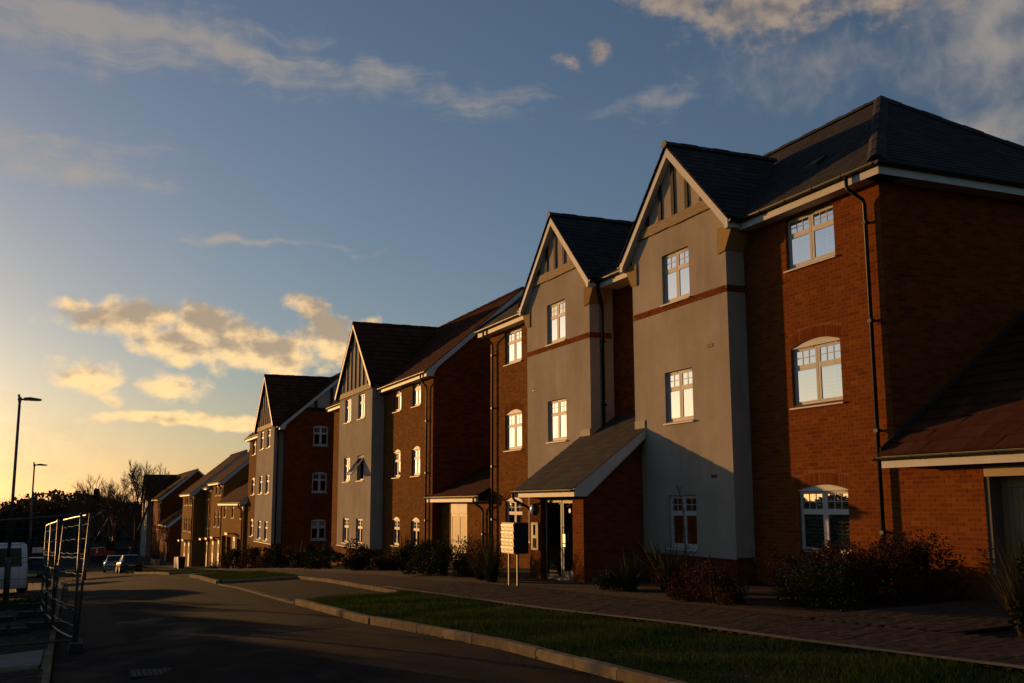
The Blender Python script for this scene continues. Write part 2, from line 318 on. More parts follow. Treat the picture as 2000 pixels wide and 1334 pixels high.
def thing(name, at, label, cat, group=None, rotz=0.):
    o = bpy.data.objects.new(name, None); COL.objects.link(o); at = np.array(at, float); o.location = at + np.array((0, 0, EYE)); o.rotation_euler = (0, 0, rotz)
    o.empty_display_size = .2; ORG[o.name] = at; return tag(o, label, cat, group)
def structure(o): o['kind'] = 'structure'; return o
def stuff(o): o['kind'] = 'stuff'; return o

# ------------------------------------------------------------------ walls, bricks, roofs, windows
def mapx(X): return lambda u, z, d=0: (X+d, u, z)
def mapy(Y): return lambda u, z, d=0: (u, Y+d, z)
def arc(h, n=10):
    w = h['u1']-h['u0']; r = h.get('rise', 0)
    return [(h['u0']+w*i/n, h['z1']+r*(1-(2*i/n-1)**2)) for i in range(n+1)]
def wall(mp, u0, u1, z0, z1, holes, depth=.12, tri=None):
    b = MB(); us = sorted({u0, u1, *[h[k] for h in holes for k in ('u0', 'u1')]}); zs = sorted({z0, z1, *[h['z0'] for h in holes], *[h['z1']+h.get('rise', 0) for h in holes]})
    us = [u for u in us if u0-1e-6 <= u <= u1+1e-6]; zs = [z for z in zs if z0-1e-6 <= z <= z1+1e-6]
    for i in range(len(us)-1):
        for j in range(len(zs)-1):
            uc, zc = (us[i]+us[i+1])/2, (zs[j]+zs[j+1])/2
            if any(h['u0'] < uc < h['u1'] and h['z0'] < zc < h['z1']+h.get('rise', 0) for h in holes): continue
            b.poly([mp(us[i], zs[j]), mp(us[i+1], zs[j]), mp(us[i+1], zs[j+1]), mp(us[i], zs[j+1])])
    for h in holes:
        d = h.get('depth', depth); a = arc(h); zt = h['z1']+h.get('rise', 0)
        if h.get('rise', 0):
            for k in range(len(a)-1): b.poly([mp(*a[k]), mp(*a[k+1]), mp(a[k+1][0], zt), mp(a[k][0], zt)])
        else: a = [a[0], a[-1]]
        for k in range(len(a)-1): b.poly([mp(*a[k]), mp(*a[k+1]), mp(*a[k+1], d), mp(*a[k], d)])
        for u in (h['u0'], h['u1']): b.poly([mp(u, h['z0']), mp(u, h['z1']), mp(u, h['z1'], d), mp(u, h['z0'], d)])
        b.poly([mp(h['u0'], h['z0']), mp(h['u1'], h['z0']), mp(h['u1'], h['z0'], d), mp(h['u0'], h['z0'], d)])
    if tri: b.poly([mp(*p) for p in tri])
    return b
BRICK = {}
def bricks(parent, facing, c, u0, u1, z0, z1, holes, n_ind, zmin_ind=-9, top=None):
    """stretcher-bond brickwork standing 6 mm proud of the mortar sheet; the nearest bricks are objects"""
    mp = mapx(c) if facing == 'x' else mapy(c); nrow = int((z1-z0)/.075)+1; full = []; part = MB()
    def add(b, ua, ub, za, zb):
        e = .0012*random.random(); p, q = mp(ua, za, -.0022-e), mp(ub, zb, .01); b.box(*[v for k in range(3) for v in sorted((p[k], q[k]))])
    for r in range(nrow):
        za, zb = z0+r*.075, min(z0+r*.075+.065, z1)
        if zb-za < .02: continue
        zc = (za+zb)/2; ulo, uhi = u0, u1
        if top: ulo, uhi = top(zc)
        if uhi-ulo < .05: continue
        cuts = []
        for h in holes:
            rr = h.get('rise', 0)
            if rr:
                if h['z0'] < zc < h['z1']: cuts.append((h['u0'], h['u1']))
                elif h['z1'] <= zc < h['z1']+rr+.26:
                    q = (zc-.035-.222-h['z1'])/rr; tt = 1. if q <= 0 else math.sqrt(max(0, 1-q)); hw_ = ((h['u1']-h['u0'])/2+.05)*tt
                    if hw_ > .03: cuts.append(((h['u0']+h['u1'])/2-hw_, (h['u0']+h['u1'])/2+hw_))
            elif h['z0']-.02 < zc < h['z1']+.01: cuts.append((h['u0'], h['u1']))
        u = u0 - (.1125 if r % 2 else 0)
        while u < uhi:
            segs = [(max(u, ulo), min(u+.215, uhi))]
            for a, b2 in cuts:
                ns = []
                for s0, s1 in segs:
                    if s1 <= a or s0 >= b2: ns.append((s0, s1))
                    else: ns += [(s0, a-.005), (b2+.005, s1)]
                segs = ns
            for s0, s1 in segs:
                if s1-s0 < .03: continue
                if s1-s0 > .214 and zb-za > .064: full.append(((s0+s1)/2, zc))
                else: add(part, s0, s1, za, zb)
            u += .225
    full.sort(key=lambda f: sum(v*v for v in mp(*f)) + (1e6 if f[1] < zmin_ind or not inview(mp(*f)) else 0))
    key = facing
    if key not in BRICK:
        b = MB(); b.box(*((-.0026, .01, -.1075, .1075, -.0325, .0325) if facing == 'x' else (-.1075, .1075, -.0026, .01, -.0325, .0325))); BRICK[key] = b.mesh()
    for f in full[:n_ind]: inst(BRICK[key], 'brick', parent, np.array(mp(*f)) + RNG.normal(0, .0006, 3)*(np.array((1, .8, .8))), 'brick')
    for f in full[n_ind:]: add(part, f[0]-.1075, f[0]+.1075, f[1]-.0325, f[1]+.0325)
    if part.v: stuff(part.build('brickwork', 'brick', parent))
    for h in holes:
        if h.get('rise'):
            b = MB(); w = h['u1']-h['u0']+.1; uc = (h['u0']+h['u1'])/2; n = int(w/.075); rise = h['rise']
            for i in range(n):
                t = (i+.5)/n*2-1; u = uc+t*w/2; zb = h['z1']+rise*(1-t*t)+.006; tilt = t*rise*1.6/(w/2)*.5
                q = [(u-.0325, zb), (u+.0325, zb), (u+.0325+tilt*.2, zb+.215), (u-.0325+tilt*.2, zb+.215)]
                p = [mp(a, z, -.003) for a, z in q]; ex = np.array(mp(0, 0, .012))-np.array(mp(0, 0, 0)); b.prism(p, ex)
            b.build('brick_arch', 'brick', parent)
def clip(poly, a, b, c):
    """keep a*u+b*v+c >= 0"""
    out = []
    for i in range(len(poly)):
        p, q = poly[i-1], poly[i]; dp, dq = a*p[0]+b*p[1]+c, a*q[0]+b*q[1]+c
        if (dp >= 0) != (dq >= 0): t = dp/(dp-dq); out.append((p[0]+t*(q[0]-p[0]), p[1]+t*(q[1]-p[1])))
        if dq >= 0: out.append(q)
    return out
def clip_to(poly, conv):
    area = sum(conv[i-1][0]*conv[i][1]-conv[i][0]*conv[i-1][1] for i in range(len(conv)))
    if area < 0: conv = conv[::-1]
    for i in range(len(conv)):
        p, q = conv[i-1], conv[i]
        if abs(p[0]-q[0])+abs(p[1]-q[1]) < 1e-9: continue
        poly = clip(poly, -(q[1]-p[1]), q[0]-p[0], (q[1]-p[1])*p[0]-(q[0]-p[0])*p[1])
        if len(poly) < 3: return []
    return poly
def roof(parent, O, u, v, polys, gauge, tw, thick, material, n_ind, piece, tiles=True, name='roof', deck='roof_deck'):
    """a roof slope: O + a*u + b*v for (a,b) in convex polygons; every tile is a wedge lapping the one below"""
    O, u, v = Vector(O), Vector(u).normalized(), Vector(v).normalized(); n = u.cross(v); n = n if n.z > 0 else -n
    d = MB()
    for pl in polys: d.poly([O+u*a+v*b-n*.012 for a, b in pl])
    rp = d.build(name, deck, parent)
    if not tiles: return rp
    amin = min(p[0] for pl in polys for p in pl); amax = max(p[0] for pl in polys for p in pl); bmax = max(p[1] for pl in polys for p in pl); bmin = min(p[1] for pl in polys for p in pl)
    full = []; part = MB()
    def tile(b, pl, v0):
        h = lambda q: thick*(1.06-(q[1]-v0)/gauge*.94)+thick*.12*random.random()
        top = [O+u*q[0]+v*q[1]+n*h(q) for q in pl]; bot = [O+u*q[0]+v*q[1]-n*.004 for q in pl]; k = len(pl)
        b.raw(top+bot, [tuple(range(k))] + [(i, (i+1) % k, (i+1) % k+k, i+k) for i in range(k)])
    j = 0; b0 = bmin
    while b0 < bmax-.02:
        a = amin - tw*(.5 if j % 2 else 0) - tw
        while a < amax:
            r = [(a+.003, b0), (a+tw-.003, b0), (a+tw-.003, b0+gauge), (a+.003, b0+gauge)]
            for pl in polys:
                q = clip_to(r, pl)
                if len(q) < 3: continue
                ar = abs(sum(q[i-1][0]*q[i][1]-q[i][0]*q[i-1][1] for i in range(len(q))))/2
                if ar < 1e-4: continue
                if ar > .985*(tw-.006)*gauge: full.append((a+tw/2, b0))
                else: tile(part, q, b0)
            a += tw
        b0 += gauge; j += 1
    pos = lambda f: O+u*f[0]+v*(f[1]+gauge/2)
    full.sort(key=lambda f: pos(f).length + (1e6 if not inview(pos(f)) else 0))
    if n_ind:
        b = MB(); w = tw/2-.003; t0, t1 = thick*1.06, thick*.12
        b.raw([(-w, 0, t0), (w, 0, t0), (w, gauge, t1), (-w, gauge, t1), (-w, 0, -.004), (w, 0, -.004), (w, gauge, -.004), (-w, gauge, -.004)], [(0, 1, 2, 3), (0, 4, 5, 1), (1, 5, 6, 2), (2, 6, 7, 3), (3, 7, 4, 0)])
        me = b.mesh(); B0 = Matrix((u, v, n)).transposed().to_4x4()
        for f in full[:n_ind]:
            B = B0 @ Matrix.Rotation(random.gauss(0, .004), 4, 'Z') @ Matrix.Rotation(random.gauss(0, .006), 4, 'X')
            inst(me, piece, rp, O+u*f[0]+v*f[1]+n*random.random()*.002, material, basis=B)
    for f in full[n_ind:]: tile(part, [(f[0]-tw/2+.003, f[1]), (f[0]+tw/2-.003, f[1]), (f[0]+tw/2-.003, f[1]+gauge), (f[0]-tw/2+.003, f[1]+gauge)], f[1])
    if part.v: stuff(part.build(piece+'_courses', material, rp))
    return rp
def ridge_tiles(parent, p, q, name, material, r=.13, step=.45):
    p, q = Vector(p), Vector(q); L = (q-p).length; n = max(1, int(L/step)); d = (q-p)/L; b = MB()
    side = d.cross(Vector((0, 0, 1))).normalized(); up = side.cross(d)
    for i in range(n):
        a, c = p+d*(L*i/n), p+d*(L*(i+1)/n-.012); h = .012 if i % 2 else 0.
        pr = [(-r, -.07), (-r*.55, .015+h), (0, .055+h), (r*.55, .015+h), (r, -.07)]
        A = [a+side*x+up*z for x, z in pr]; C = [c+side*x+up*z for x, z in pr]
        b.raw(A+C, [(k, k+1, k+6, k+5) for k in range(4)] + [(0, 1, 2, 3, 4), (5, 6, 7, 8, 9), (0, 4, 9, 5)])
    return b.build(name, material, parent)
WCACHE = {}
def window_meshes(w, h, kind, rise):
    k = (round(w, 2), round(h, 2), kind, rise)
    if k in WCACHE: return WCACHE[k]
    fr = MB(); y0, y1 = -w/2+.002, w/2-.002; F = .05; xa, xb = .07, .13; ht = h-.002
    fr.box(xa, xb, y0, y1, .0, F+.02); fr.box(xa, xb, y0, y1, ht-F, ht); fr.box(xa, xb, y0, y0+F, F+.02, ht-F); fr.box(xa, xb, y1-F, y1, F+.02, ht-F)
    zt = h*.655; m = .043; panes = []; bars = MB(); halves = [(y0+F, -m), (m, y1-F)]
    if kind == 'narrow': halves = [(y0+F, y1-F)]; m = 0
    else:
        fr.box(xa-.004, xb, -m, -.007, F+.02, ht-F); fr.box(xa-.004, xb, .007, m, F+.02, ht-F); fr.box(xa+.03, xb-.005, -.007, .007, F+.02, ht-F)
    for a, c in halves:
        fr.box(xa-.006, xb-.002, a, c, zt-.028, zt+.028)
        for z0, z1, cols, rows in ((F+.02, zt-.028, 0, 0), (zt+.028, ht-F, 3 if kind == 'wide' else 2, 2)):
            s = .024   # sash rail
            fr.box(xa-.005, xb-.004, a, c, z0, z0+s); fr.box(xa-.005, xb-.004, a, c, z1-s, z1); fr.box(xa-.005, xb-.004, a, a+s, z0+s, z1-s); fr.box(xa-.005, xb-.004, c-s, c, z0+s, z1-s)
            p = MB(); X = .079; p.poly([(X, a+s, z0+s), (X, c-s, z0+s), (X, c-s, z1-s), (X, a+s, z1-s)]); panes.append(p.mesh())
            for i in range(1, cols): yy = a+s+(c-a-2*s)*i/cols; bars.box(.071, .0785, yy-.007, yy+.007, z0+s, z1-s)
            for i in range(1, rows): zz = z0+s+(z1-z0-2*s)*i/rows; bars.box(.0715, .0782, a+s, c-s, zz-.007, zz+.007)
        # vent hood at the head and handle
        fr.box(xa-.014, xa-.0051, a+.08, c-.10, ht-F+.012, ht-F+.03)
    si = MB(); si.prism([(-.055, y0-.05, -.055), (-.055, y0-.05, -.025), (.069, y0-.05, -.002), (.069, y0-.05, -.055)], (0, w+.096, 0))
    ai = None
    if rise:
        ai = MB(); n = 10; pts = [(.03, y0+(y1-y0)*i/n, h+.003+(rise-.004)*(1-(2*i/n-1)**2)) for i in range(n+1)]; ai.prism(pts, (.06, 0, 0)); ai.box(.02, .095, y0, y1, h-.018, h+.004); ai = ai.mesh()
    WCACHE[k] = (fr.mesh(), panes, bars.mesh(), si.mesh(), ai); return WCACHE[k]
BCACHE = {}
def blind_mesh(w, h, style):
    k = (round(w, 2), round(h, 2), style)
    if k not in BCACHE:
        b = MB(); n = int((h-.1)/.07)
        if style == 'shutter':
            for y in (-w/2+.1, -w/4, w/4, w/2-.1): b.box(.135, .16, y-.022, y+.022, .05, h-.03)
            b.box(.136, .159, -w/2+.07, w/2-.07, h*.63, h*.68)
            for i in range(n): z = .07+i*.07; b.raw([(.13, -w/2+.07, z), (.13, w/2-.07, z), (.165, w/2-.07, z+.05), (.165, -w/2+.07, z+.05)], [(0, 1, 2, 3)])
        elif style == 'roller': b.box(.24, .245, -w/2+.03, w/2-.03, .06, h-.02)
        elif style == 'curtain':
            for s in (-1, 1):
                pts = [(.3+.03*math.sin(i*1.9), s*(w/2-.02-.024*i), 0) for i in range(12)]
                for i in range(11): p, q = pts[i], pts[i+1]; b.poly([(p[0], p[1], -.1), (q[0], q[1], -.1), (q[0], q[1], h), (p[0], p[1], h)])
        elif style == 'half': b.box(.24, .245, -w/2+.03, w/2-.03, h*.55, h-.02)
        BCACHE[k] = b.mesh()
    return BCACHE[k]
def window(parent, facing, c, u, z, w, h, kind='pair', rise=0, blind=None, sash_open=False):
    """u = centre along the wall, z = sill"""
    fr, panes, bars, si, ai = window_meshes(w, h, kind, rise); at = (c, u, z) if facing == 'x' else (u, c, z); rz = 0. if facing == 'x' else math.pi/2
    o = inst(fr, 'window', parent, at, 'white_upvc', rot=(0, 0, rz) if rz else None); Z = (0, 0, 0)
    def sub(me, name, m):
        s = bpy.data.objects.new(name, me); COL.objects.link(s); s.parent = o; ORG[s.name] = np.array(at, float)
        if not me.materials: me.materials.append(MATS[m])
        return s
    for i, p in enumerate(panes):
        sub(p, 'pane', 'glass')
    if len(bars.vertices): sub(bars, 'glazing_bar', 'white_upvc')
    sub(si, 'sill', 'white_upvc')
    if ai: sub(ai, 'arch_infill', 'white_upvc')
    if blind: sub(blind_mesh(w, h, blind), 'blind', 'curtain' if blind == 'curtain' else 'blind')
    return o
def hole(u0, u1, z0, z1, rise=0, depth=None):
    d = dict(u0=u0, u1=u1, z0=z0, z1=z1, rise=rise)
    if depth: d['depth'] = depth
    return d
def downpipe(parent, pts, brackets, r=.036, wallx=None):
    b = MB(); b.tube(pts, r, 10); o = b.build('downpipe', 'black_plastic', parent, smooth=True)
    for (x, y, z) in brackets:
        k = MB(); k.box(x-.045, wallx if wallx else x+.1, y-.014, y+.014, z-.02, z+.02); k.box(x-.046, x+.046, y-.046, y+.046, z-.03, z+.03); k.build('pipe_bracket', 'black_plastic', o)
    return o
def gutter(parent, p, q, r=.058):
    p, q = Vector(p), Vector(q); d = (q-p).normalized(); s = d.cross(Vector((0, 0, 1))).normalized(); b = MB(); n = 8
    A = [s*(r*math.cos(math.pi*i/n)) - Vector((0, 0, r*math.sin(math.pi*i/n))) for i in range(n+1)]; A2 = [a*.9 for a in A][::-1]; ring = A+A2; k = len(ring)
    b.raw([p+a for a in ring]+[q+a for a in ring], [(i, (i+1) % k, (i+1) % k+k, i+k) for i in range(k)] + [tuple(range(n+1)), tuple(range(k, k+n+1))])
    L = (q-p).length; m = max(1, int(L/.8))
    for i in range(m+1):
        c = p+d*(.06+(L-.12)*i/m); b.raw([c+a*1.12-d*.02 for a in A]+[c+a*1.12+d*.02 for a in A], [(j, j+1, j+1+n+1, j+n+1) for j in range(n)])
        if i < m: # sagging shadow-casting clips
            pass
    return b.build('gutter', 'black_plastic', parent, smooth=False)

# ------------------------------------------------------------------ ground, road, verges, paths
def lin(tab): 
    ys, xs = zip(*tab); return lambda y: float(np.interp(y, ys, xs))
kerbx = lin([(-5, 5.2), (8.5, 5.13), (12.4, 5.0), (14.6, 4.8), (17, 4.52), (21.3, 4.45), (33, 4.35), (45, 4.7), (60, 4.9), (200, 4.9)])
pathn = lin([(-5, 8.7), (7.2, 8.1), (10, 7.72), (12.5, 7.54), (15.8, 7.2), (19, 7.12), (23, 6.98), (36, 7.1), (60, 7.3), (200, 7.4)])
pathf = lin([(-5, 9.6), (8.5, 9.6), (11, 9.2), (20, 9.2), (24, 8.9), (28, 8.65), (40, 8.5), (60, 8.6), (200, 8.8)])
def sheet(name, fl, fr, y0, y1, off, m, ny=None, nx=6, parent=None):
    ny = ny or max(2, int((y1-y0)/1.0)); v = []; f = []
    for i in range(ny+1):
        y = y0+(y1-y0)*i/ny; a, b = fl(y), fr(y)
        for j in range(nx+1): x = a+(b-a)*j/nx; v.append((x, y, zg(x, y)+off))
    for i in range(ny):
        for j in range(nx): k = i*(nx+1)+j; f.append((k, k+1, k+nx+2, k+nx+1))
    b = MB(); b.raw(v, f); return b.build(name, m, parent)
K = lambda c: (lambda y: c)
# ground sheet to the horizon
xs = np.concatenate([np.linspace(-1500, -40, 14), np.linspace(-30, 40, 36), np.linspace(60, 1500, 14)]); ys = np.concatenate([np.linspace(-400, -10, 8), np.linspace(-6, 210, 109), np.linspace(230, 2500, 20)])
v = [(x, y, zg(x, y)-.14) for y in ys for x in xs]; nx = len(xs)
gb = MB(); gb.raw(v, [(i*nx+j, i*nx+j+1, (i+1)*nx+j+1, (i+1)*nx+j) for i in range(len(ys)-1) for j in range(nx-1)])
structure(gb.build('ground', 'field'))
structure(sheet('road', K(-.1), lambda y: kerbx(y)+.02, -8, 190, 0., 'asphalt', 198, 8))
structure(sheet('parking_bay', lambda y: kerbx(y)+.03, lambda y: pathn(y)-.1, 22.6, 34.6, .012, 'asphalt', 12, 5))
structure(sheet('side_road', lambda y: kerbx(y)+.03, lambda y: pathn(y)-.02, 46, 57, .012, 'asphalt', 11, 5))
path = structure(sheet('pavement', pathn, pathf, -4, 190, .085, 'paver_joint', 194, 5))
structure(sheet('pavement_far', lambda y: pathn(y)+.01, lambda y: pathf(y)-.01, 24, 190, .097, 'paver', 166, 5))
structure(sheet('forecourt', lambda y: pathf(y)+.005, K(13.1), 9.4, 11.75, .083, 'paver_joint', 6, 5))
beds = [(lambda y: pathf(y)+.005, K(12.98), 11.76, 21.6), (lambda y: pathf(y)+.005, K(10.9), 21.61, 24.9), (lambda y: pathf(y)+.005, K(13.2), 24.91, 60), (lambda y: pathf(y)+.005, K(13.2), 3, 9.39)]
for a, b, y0, y1 in beds: structure(sheet('planting_bed', a, b, y0, y1, .06, 'soil', None, 6))
structure(sheet('front_garden', lambda y: pathf(y)+.005, K(11.5), 60.01, 175, .05, 'soil', 60, 4))
v1 = structure(sheet('verge', lambda y: kerbx(y)+.13, lambda y: pathn(y)-.02, -4, 22.6, .07, 'soil', 40, 6))
v2 = structure(sheet('verge', lambda y: kerbx(y)+.13, lambda y: pathn(y)-.02, 34.7, 45.8, .07, 'soil', 14, 6))
v3 = structure(sheet('verge', lambda y: kerbx(y)+.13, lambda y: pathn(y)-.02, 57.2, 92, .07, 'soil', 40, 6))
structure(sheet('pavement_left', K(-2.6), K(-.25), -6, 15.1, .085, 'paver_joint', 20, 4))
structure(sheet('parking_court', K(-9), K(-.25), 17.6, 46, .085, 'paver_joint', 30, 10))
structure(sheet('left_planting', K(-5), K(-.9), 15.35, 17.45, .10, 'soil', 4, 5))
structure(sheet('left_corner_slab', K(-.89), K(-.25), 15.35, 17.45, .12, 'slab', 3, 2))
# kerbs: each stone an object
kerb = structure(bpy.data.objects.new('kerb', None)); COL.objects.link(kerb); kerb.location = (4.8, 12, EYE-1.7); ORG[kerb.name] = np.array((4.8, 12, -1.7))
def kerb_stone_mesh(L, w=.125, up=.115, dn=.12):
    b = MB(); c = .022
    pr = [(0, -dn), (0, up-c), (c, up), (w, up), (w, -dn)]
    b.prism([(x, -L/2+.004, z) for x, z in pr], (0, L-.008, 0)); return b.mesh()
KST = {}
def run_kerb(fx, y0, y1, up=.115, L=.915, flip=False):
    key = (up, L, flip)
    if key not in KST: KST[key] = kerb_stone_mesh(L, up=up)
    y = y0
    while y < y1-.3:
        yc = y+L/2; xa, xb = fx(y), fx(y+L); ang = math.atan2(-(xb-xa), L); sl = (zg(fx(y+L), y+L)-zg(fx(y), y))/L
        B = Matrix.Rotation(ang + (math.pi if flip else 0) + random.gauss(0, .003), 4, 'Z') @ Matrix.Rotation((-1 if flip else 1)*sl, 4, 'X')
        inst(KST[key], 'kerb_stone', kerb, (fx(yc) + (.125 if flip else 0), yc, zg(fx(yc), yc)+random.gauss(0, .003)), 'kerb_stone', basis=B); y += L
run_kerb(kerbx, 3, 22.3); run_kerb(kerbx, 22.4, 34.4, .03); run_kerb(kerbx, 34.6, 45.6); run_kerb(lambda y: pathn(y)-.13, 22.9, 34.3, .1); run_kerb(kerbx, 57, 100, L=1.83)
run_kerb(K(-.24), 2, 60, .1, flip=True)
def cross_kerb(y, x0, x1, up):
    n = max(1, round((x1-x0)/.915)); L = (x1-x0)/n; me = kerb_stone_mesh(L, up=up)
    for i in range(n): xc = x0+L*(i+.5); inst(me, 'kerb_stone', kerb, (xc, y, zg(xc, y)), 'kerb_stone', basis=Matrix.Rotation(math.pi/2, 4, 'Z') @ Matrix.Rotation(-.032, 4, 'X'))
cross_kerb(34.55, 4.6, 6.95, .1); cross_kerb(45.9, 4.9, 7.1, .1); cross_kerb(57.1, 5.0, 7.2, .1); cross_kerb(15.15, -4.8, -.26, .16); cross_kerb(17.5, -4.8, -.26, .05)
# block paving
def paving(parent, fl, fr, y0, y1, off, n_ind, bw=.2, bd=.1):
    b = MB(); b.box(-bw/2+.003, bw/2-.003, -bd/2+.003, bd/2-.003, -.03, .0); me = b.mesh(); items = []; r = 0; y = y0
    while y < y1:
        x = fl(y) - (bw/2 if r % 2 else 0)
        while x < fr(y)+bw:
            if fl(y)+.02 < x+bw/2 < fr(y)-.02: items.append((x+bw/2, y+bd/2))
            x += bw
        y += bd; r += 1
    P = [(x, y, zg(x, y)+off+random.gauss(0, .0015)) for x, y in items]
    P.sort(key=lambda p: p[0]**2+p[1]**2+(1e6 if not inview(p, 0) else 0)); rest = MB()
    for p in P[:n_ind]: inst(me, 'paving_block', parent, p, 'paver', basis=Matrix.Rotation(-.032, 4, 'Y') @ Matrix.Rotation((zg(p[0], p[1]+.5)-zg(p[0], p[1]-.5)) + random.gauss(0, .003), 4, 'X'))
    for p in P[n_ind:]:
        q = [(p[0]+sx*(bw/2-.003), p[1]+sy*(bd/2-.003)) for sx, sy in ((-1, -1), (1, -1), (1, 1), (-1, 1))]; dz = p[2]-zg(p[0], p[1])
        rest.raw([(x, y, zg(x, y)+dz-.03) for x, y in q]+[(x, y, zg(x, y)+dz) for x, y in q], [(4, 5, 6, 7), (0, 1, 5, 4), (1, 2, 6, 5), (2, 3, 7, 6), (3, 0, 4, 7)])
    stuff(rest.build('paving_courses', 'paver', parent))
paving(path, lambda y: pathn(y)+.01, lambda y: pathf(y)-.01, 5.5, 24, .112, 300)
structure(sheet('path_edging', lambda y: pathn(y)-.03, lambda y: pathn(y)+.12, 2, 24.5, .116, 'kerb_stone', 60, 1)); structure(sheet('path_edging', lambda y: pathf(y)-.11, lambda y: pathf(y)+.03, 11.7, 24.5, .116, 'paver', 50, 1))
fc = [o for o in COL.objects if o.name == 'forecourt'][0]; paving(fc, lambda y: pathf(y)+.01, K(13.05), 9.4, 11.74, .11, 120)
pl = [o for o in COL.objects if o.name == 'pavement_left'][0]; paving(pl, K(-2.6), K(-.26), 12.5, 15.05, .112, 60)
pc = [o for o in COL.objects if o.name == 'parking_court'][0]; paving(pc, K(-2.2), K(-.26), 17.65, 34, .112, 300)
# grass
def grass(name, fl, fr, y0, y1, n, hmin, hmax, w, off=.07, parent=None):
    ys_ = y0+(y1-y0)*RNG.random(n); a = np.array([fl(y) for y in ys_]); c = np.array([fr(y) for y in ys_]); xs_ = a+(c-a)*RNG.random(n)
    zz = np.array([zg(x, y) for x, y in zip(xs_, ys_)])+off
    patch = .4+1.15*(.5+.5*np.sin(xs_*2.1+1.7*np.sin(ys_*1.3))*np.sin(ys_*1.7+xs_))
    h = (hmin+(hmax-hmin)*RNG.random(n)**1.6)*patch; t = RNG.random(n)*6.283; ww = w*(.6+.8*RNG.random(n)); ln = h*(.2+.7*RNG.random(n)); t2 = RNG.random(n)*6.283
    v = np.empty((n, 3, 3)); v[:, 0] = np.stack([xs_-np.cos(t)*ww, ys_-np.sin(t)*ww, zz], 1); v[:, 1] = np.stack([xs_+np.cos(t)*ww, ys_+np.sin(t)*ww, zz], 1); v[:, 2] = np.stack([xs_+np.cos(t2)*ln, ys_+np.sin(t2)*ln, zz+h], 1)
    return soup(name, v.reshape(-1, 3), 3, 'grass', parent)
def soup(name, v, k, m, parent=None, at=None):
    n = len(v)//k; me = bpy.data.meshes.new('mesh'); at = np.array(at if at is not None else (ORG[parent.name] if parent else v.mean(0)), float)
    me.vertices.add(n*k); me.vertices.foreach_set('co', (v-at).astype(np.float32).ravel()); me.loops.add(n*k); me.loops.foreach_set('vertex_index', np.arange(n*k, dtype=np.int32))
    me.polygons.add(n); me.polygons.foreach_set('loop_start', np.arange(0, n*k, k, dtype=np.int32)); me.polygons.foreach_set('loop_total', np.full(n, k, np.int32)); me.update(); me.validate()
    return inst(me, name, parent, at, m)
g_ = stuff(grass('verge_grass', lambda y: kerbx(y)+.14, lambda y: pathn(y)+.02, 6, 22.5, 95000, .02, .085, .0045)); g_['label'] = 'short mown green grass on the long verge beside the kerb'; g_['category'] = 'grass'
g_ = stuff(grass('verge_grass', lambda y: kerbx(y)+.14, lambda y: pathn(y)-.02, 34.8, 45.7, 30000, .03, .1, .009)); g_['label'] = 'green grass of the small verge beyond the parking bay'; g_['category'] = 'grass'
g_ = stuff(grass('verge_grass', lambda y: kerbx(y)+.14, lambda y: pathn(y)-.02, 57.3, 92, 30000, .03, .1, .018)); g_['label'] = 'grass verge further down the street near parked cars'; g_['category'] = 'grass'
g_ = stuff(grass('weeds', K(-5), K(-.9), 15.4, 17.4, 9000, .05, .2, .006, .1)); g_['label'] = 'rough weeds in the small concrete edged bed at left'; g_['category'] = 'grass'
g_ = stuff(grass('weeds', K(-6), K(-.5), 29, 33.5, 12000, .05, .25, .009, .1)); g_['label'] = 'strip of rough sunlit grass beside the lamp post'; g_['category'] = 'grass'
# road repairs and litter
def patch(x0, x1, y0, y1, m, off=.004):
    structure(sheet('road_patch', K(x0), K(x1), y0, y1, off, m, max(2, int((y1-y0)*1.5)), 4))
varied('asphalt_patch', [(0, (.019, .017, .015)), (1, (.022, .02, .018))], .85, 3, .4, .8, 70, .012, .03); varied('asphalt_worn', [(0, (.026, .022, .018)), (1, (.030, .025, .021))], .95, 2, .5, .8, 60, .012, .02)
patch(.3, 4.2, 16.6, 17.5, 'asphalt_patch'); patch(2.9, 4.3, 9.0, 12.6, 'asphalt_patch'); patch(.2, .95, 17.9, 30, 'asphalt_patch'); patch(.4, 2.6, 10.2, 12.9, 'asphalt_worn')
def litter(name, label, fx0, fx1, y0, y1, n, size, off):
    y = y0+(y1-y0)*RNG.random(n); x = np.array([fx0(q)+(fx1(q)-fx0(q))*r for q, r in zip(y, RNG.random(n))]); z = np.array([zg(a, b_) for a, b_ in zip(x, y)])+off
    o = stuff(soup(name, quads_flat(np.stack([x, y, z], 1), size), 4, 'leaf_straw')); o['label'] = label; o['category'] = 'leaves'
def quads_flat(p, size):
    n = len(p); t = RNG.normal(0, 1, (n, 3)); t[:, 2] *= .25; t /= np.linalg.norm(t, axis=1)[:, None]; q = np.cross(t, np.array((0, 0, 1.))+RNG.normal(0, .2, (n, 3))); q /= np.linalg.norm(q, axis=1)[:, None]; s_ = size*(.5+RNG.random(n))[:, None]
    v = np.empty((n, 4, 3)); v[:, 0] = p; v[:, 1] = p+t*s_*.5+q*s_*.3; v[:, 2] = p+t*s_; v[:, 3] = p+t*s_*.5-q*s_*.3; v[:, :, 2] = np.maximum(v[:, :, 2], p[:, None, 2]); return v.reshape(-1, 3)
litter('fallen_leaves', 'dry fallen leaves and grit lying along the kerb gutter', lambda y: kerbx(y)-.35, lambda y: kerbx(y)-.01, 6, 34, 900, .035, .008)
litter('fallen_leaves', 'dry fallen leaves scattered on the block paved path', pathn, pathf, 6, 24, 500, .035, .12)
litter('fallen_leaves', 'dry leaves caught in the verge grass', lambda y: kerbx(y)+.15, pathn, 6, 22, 500, .04, .11)
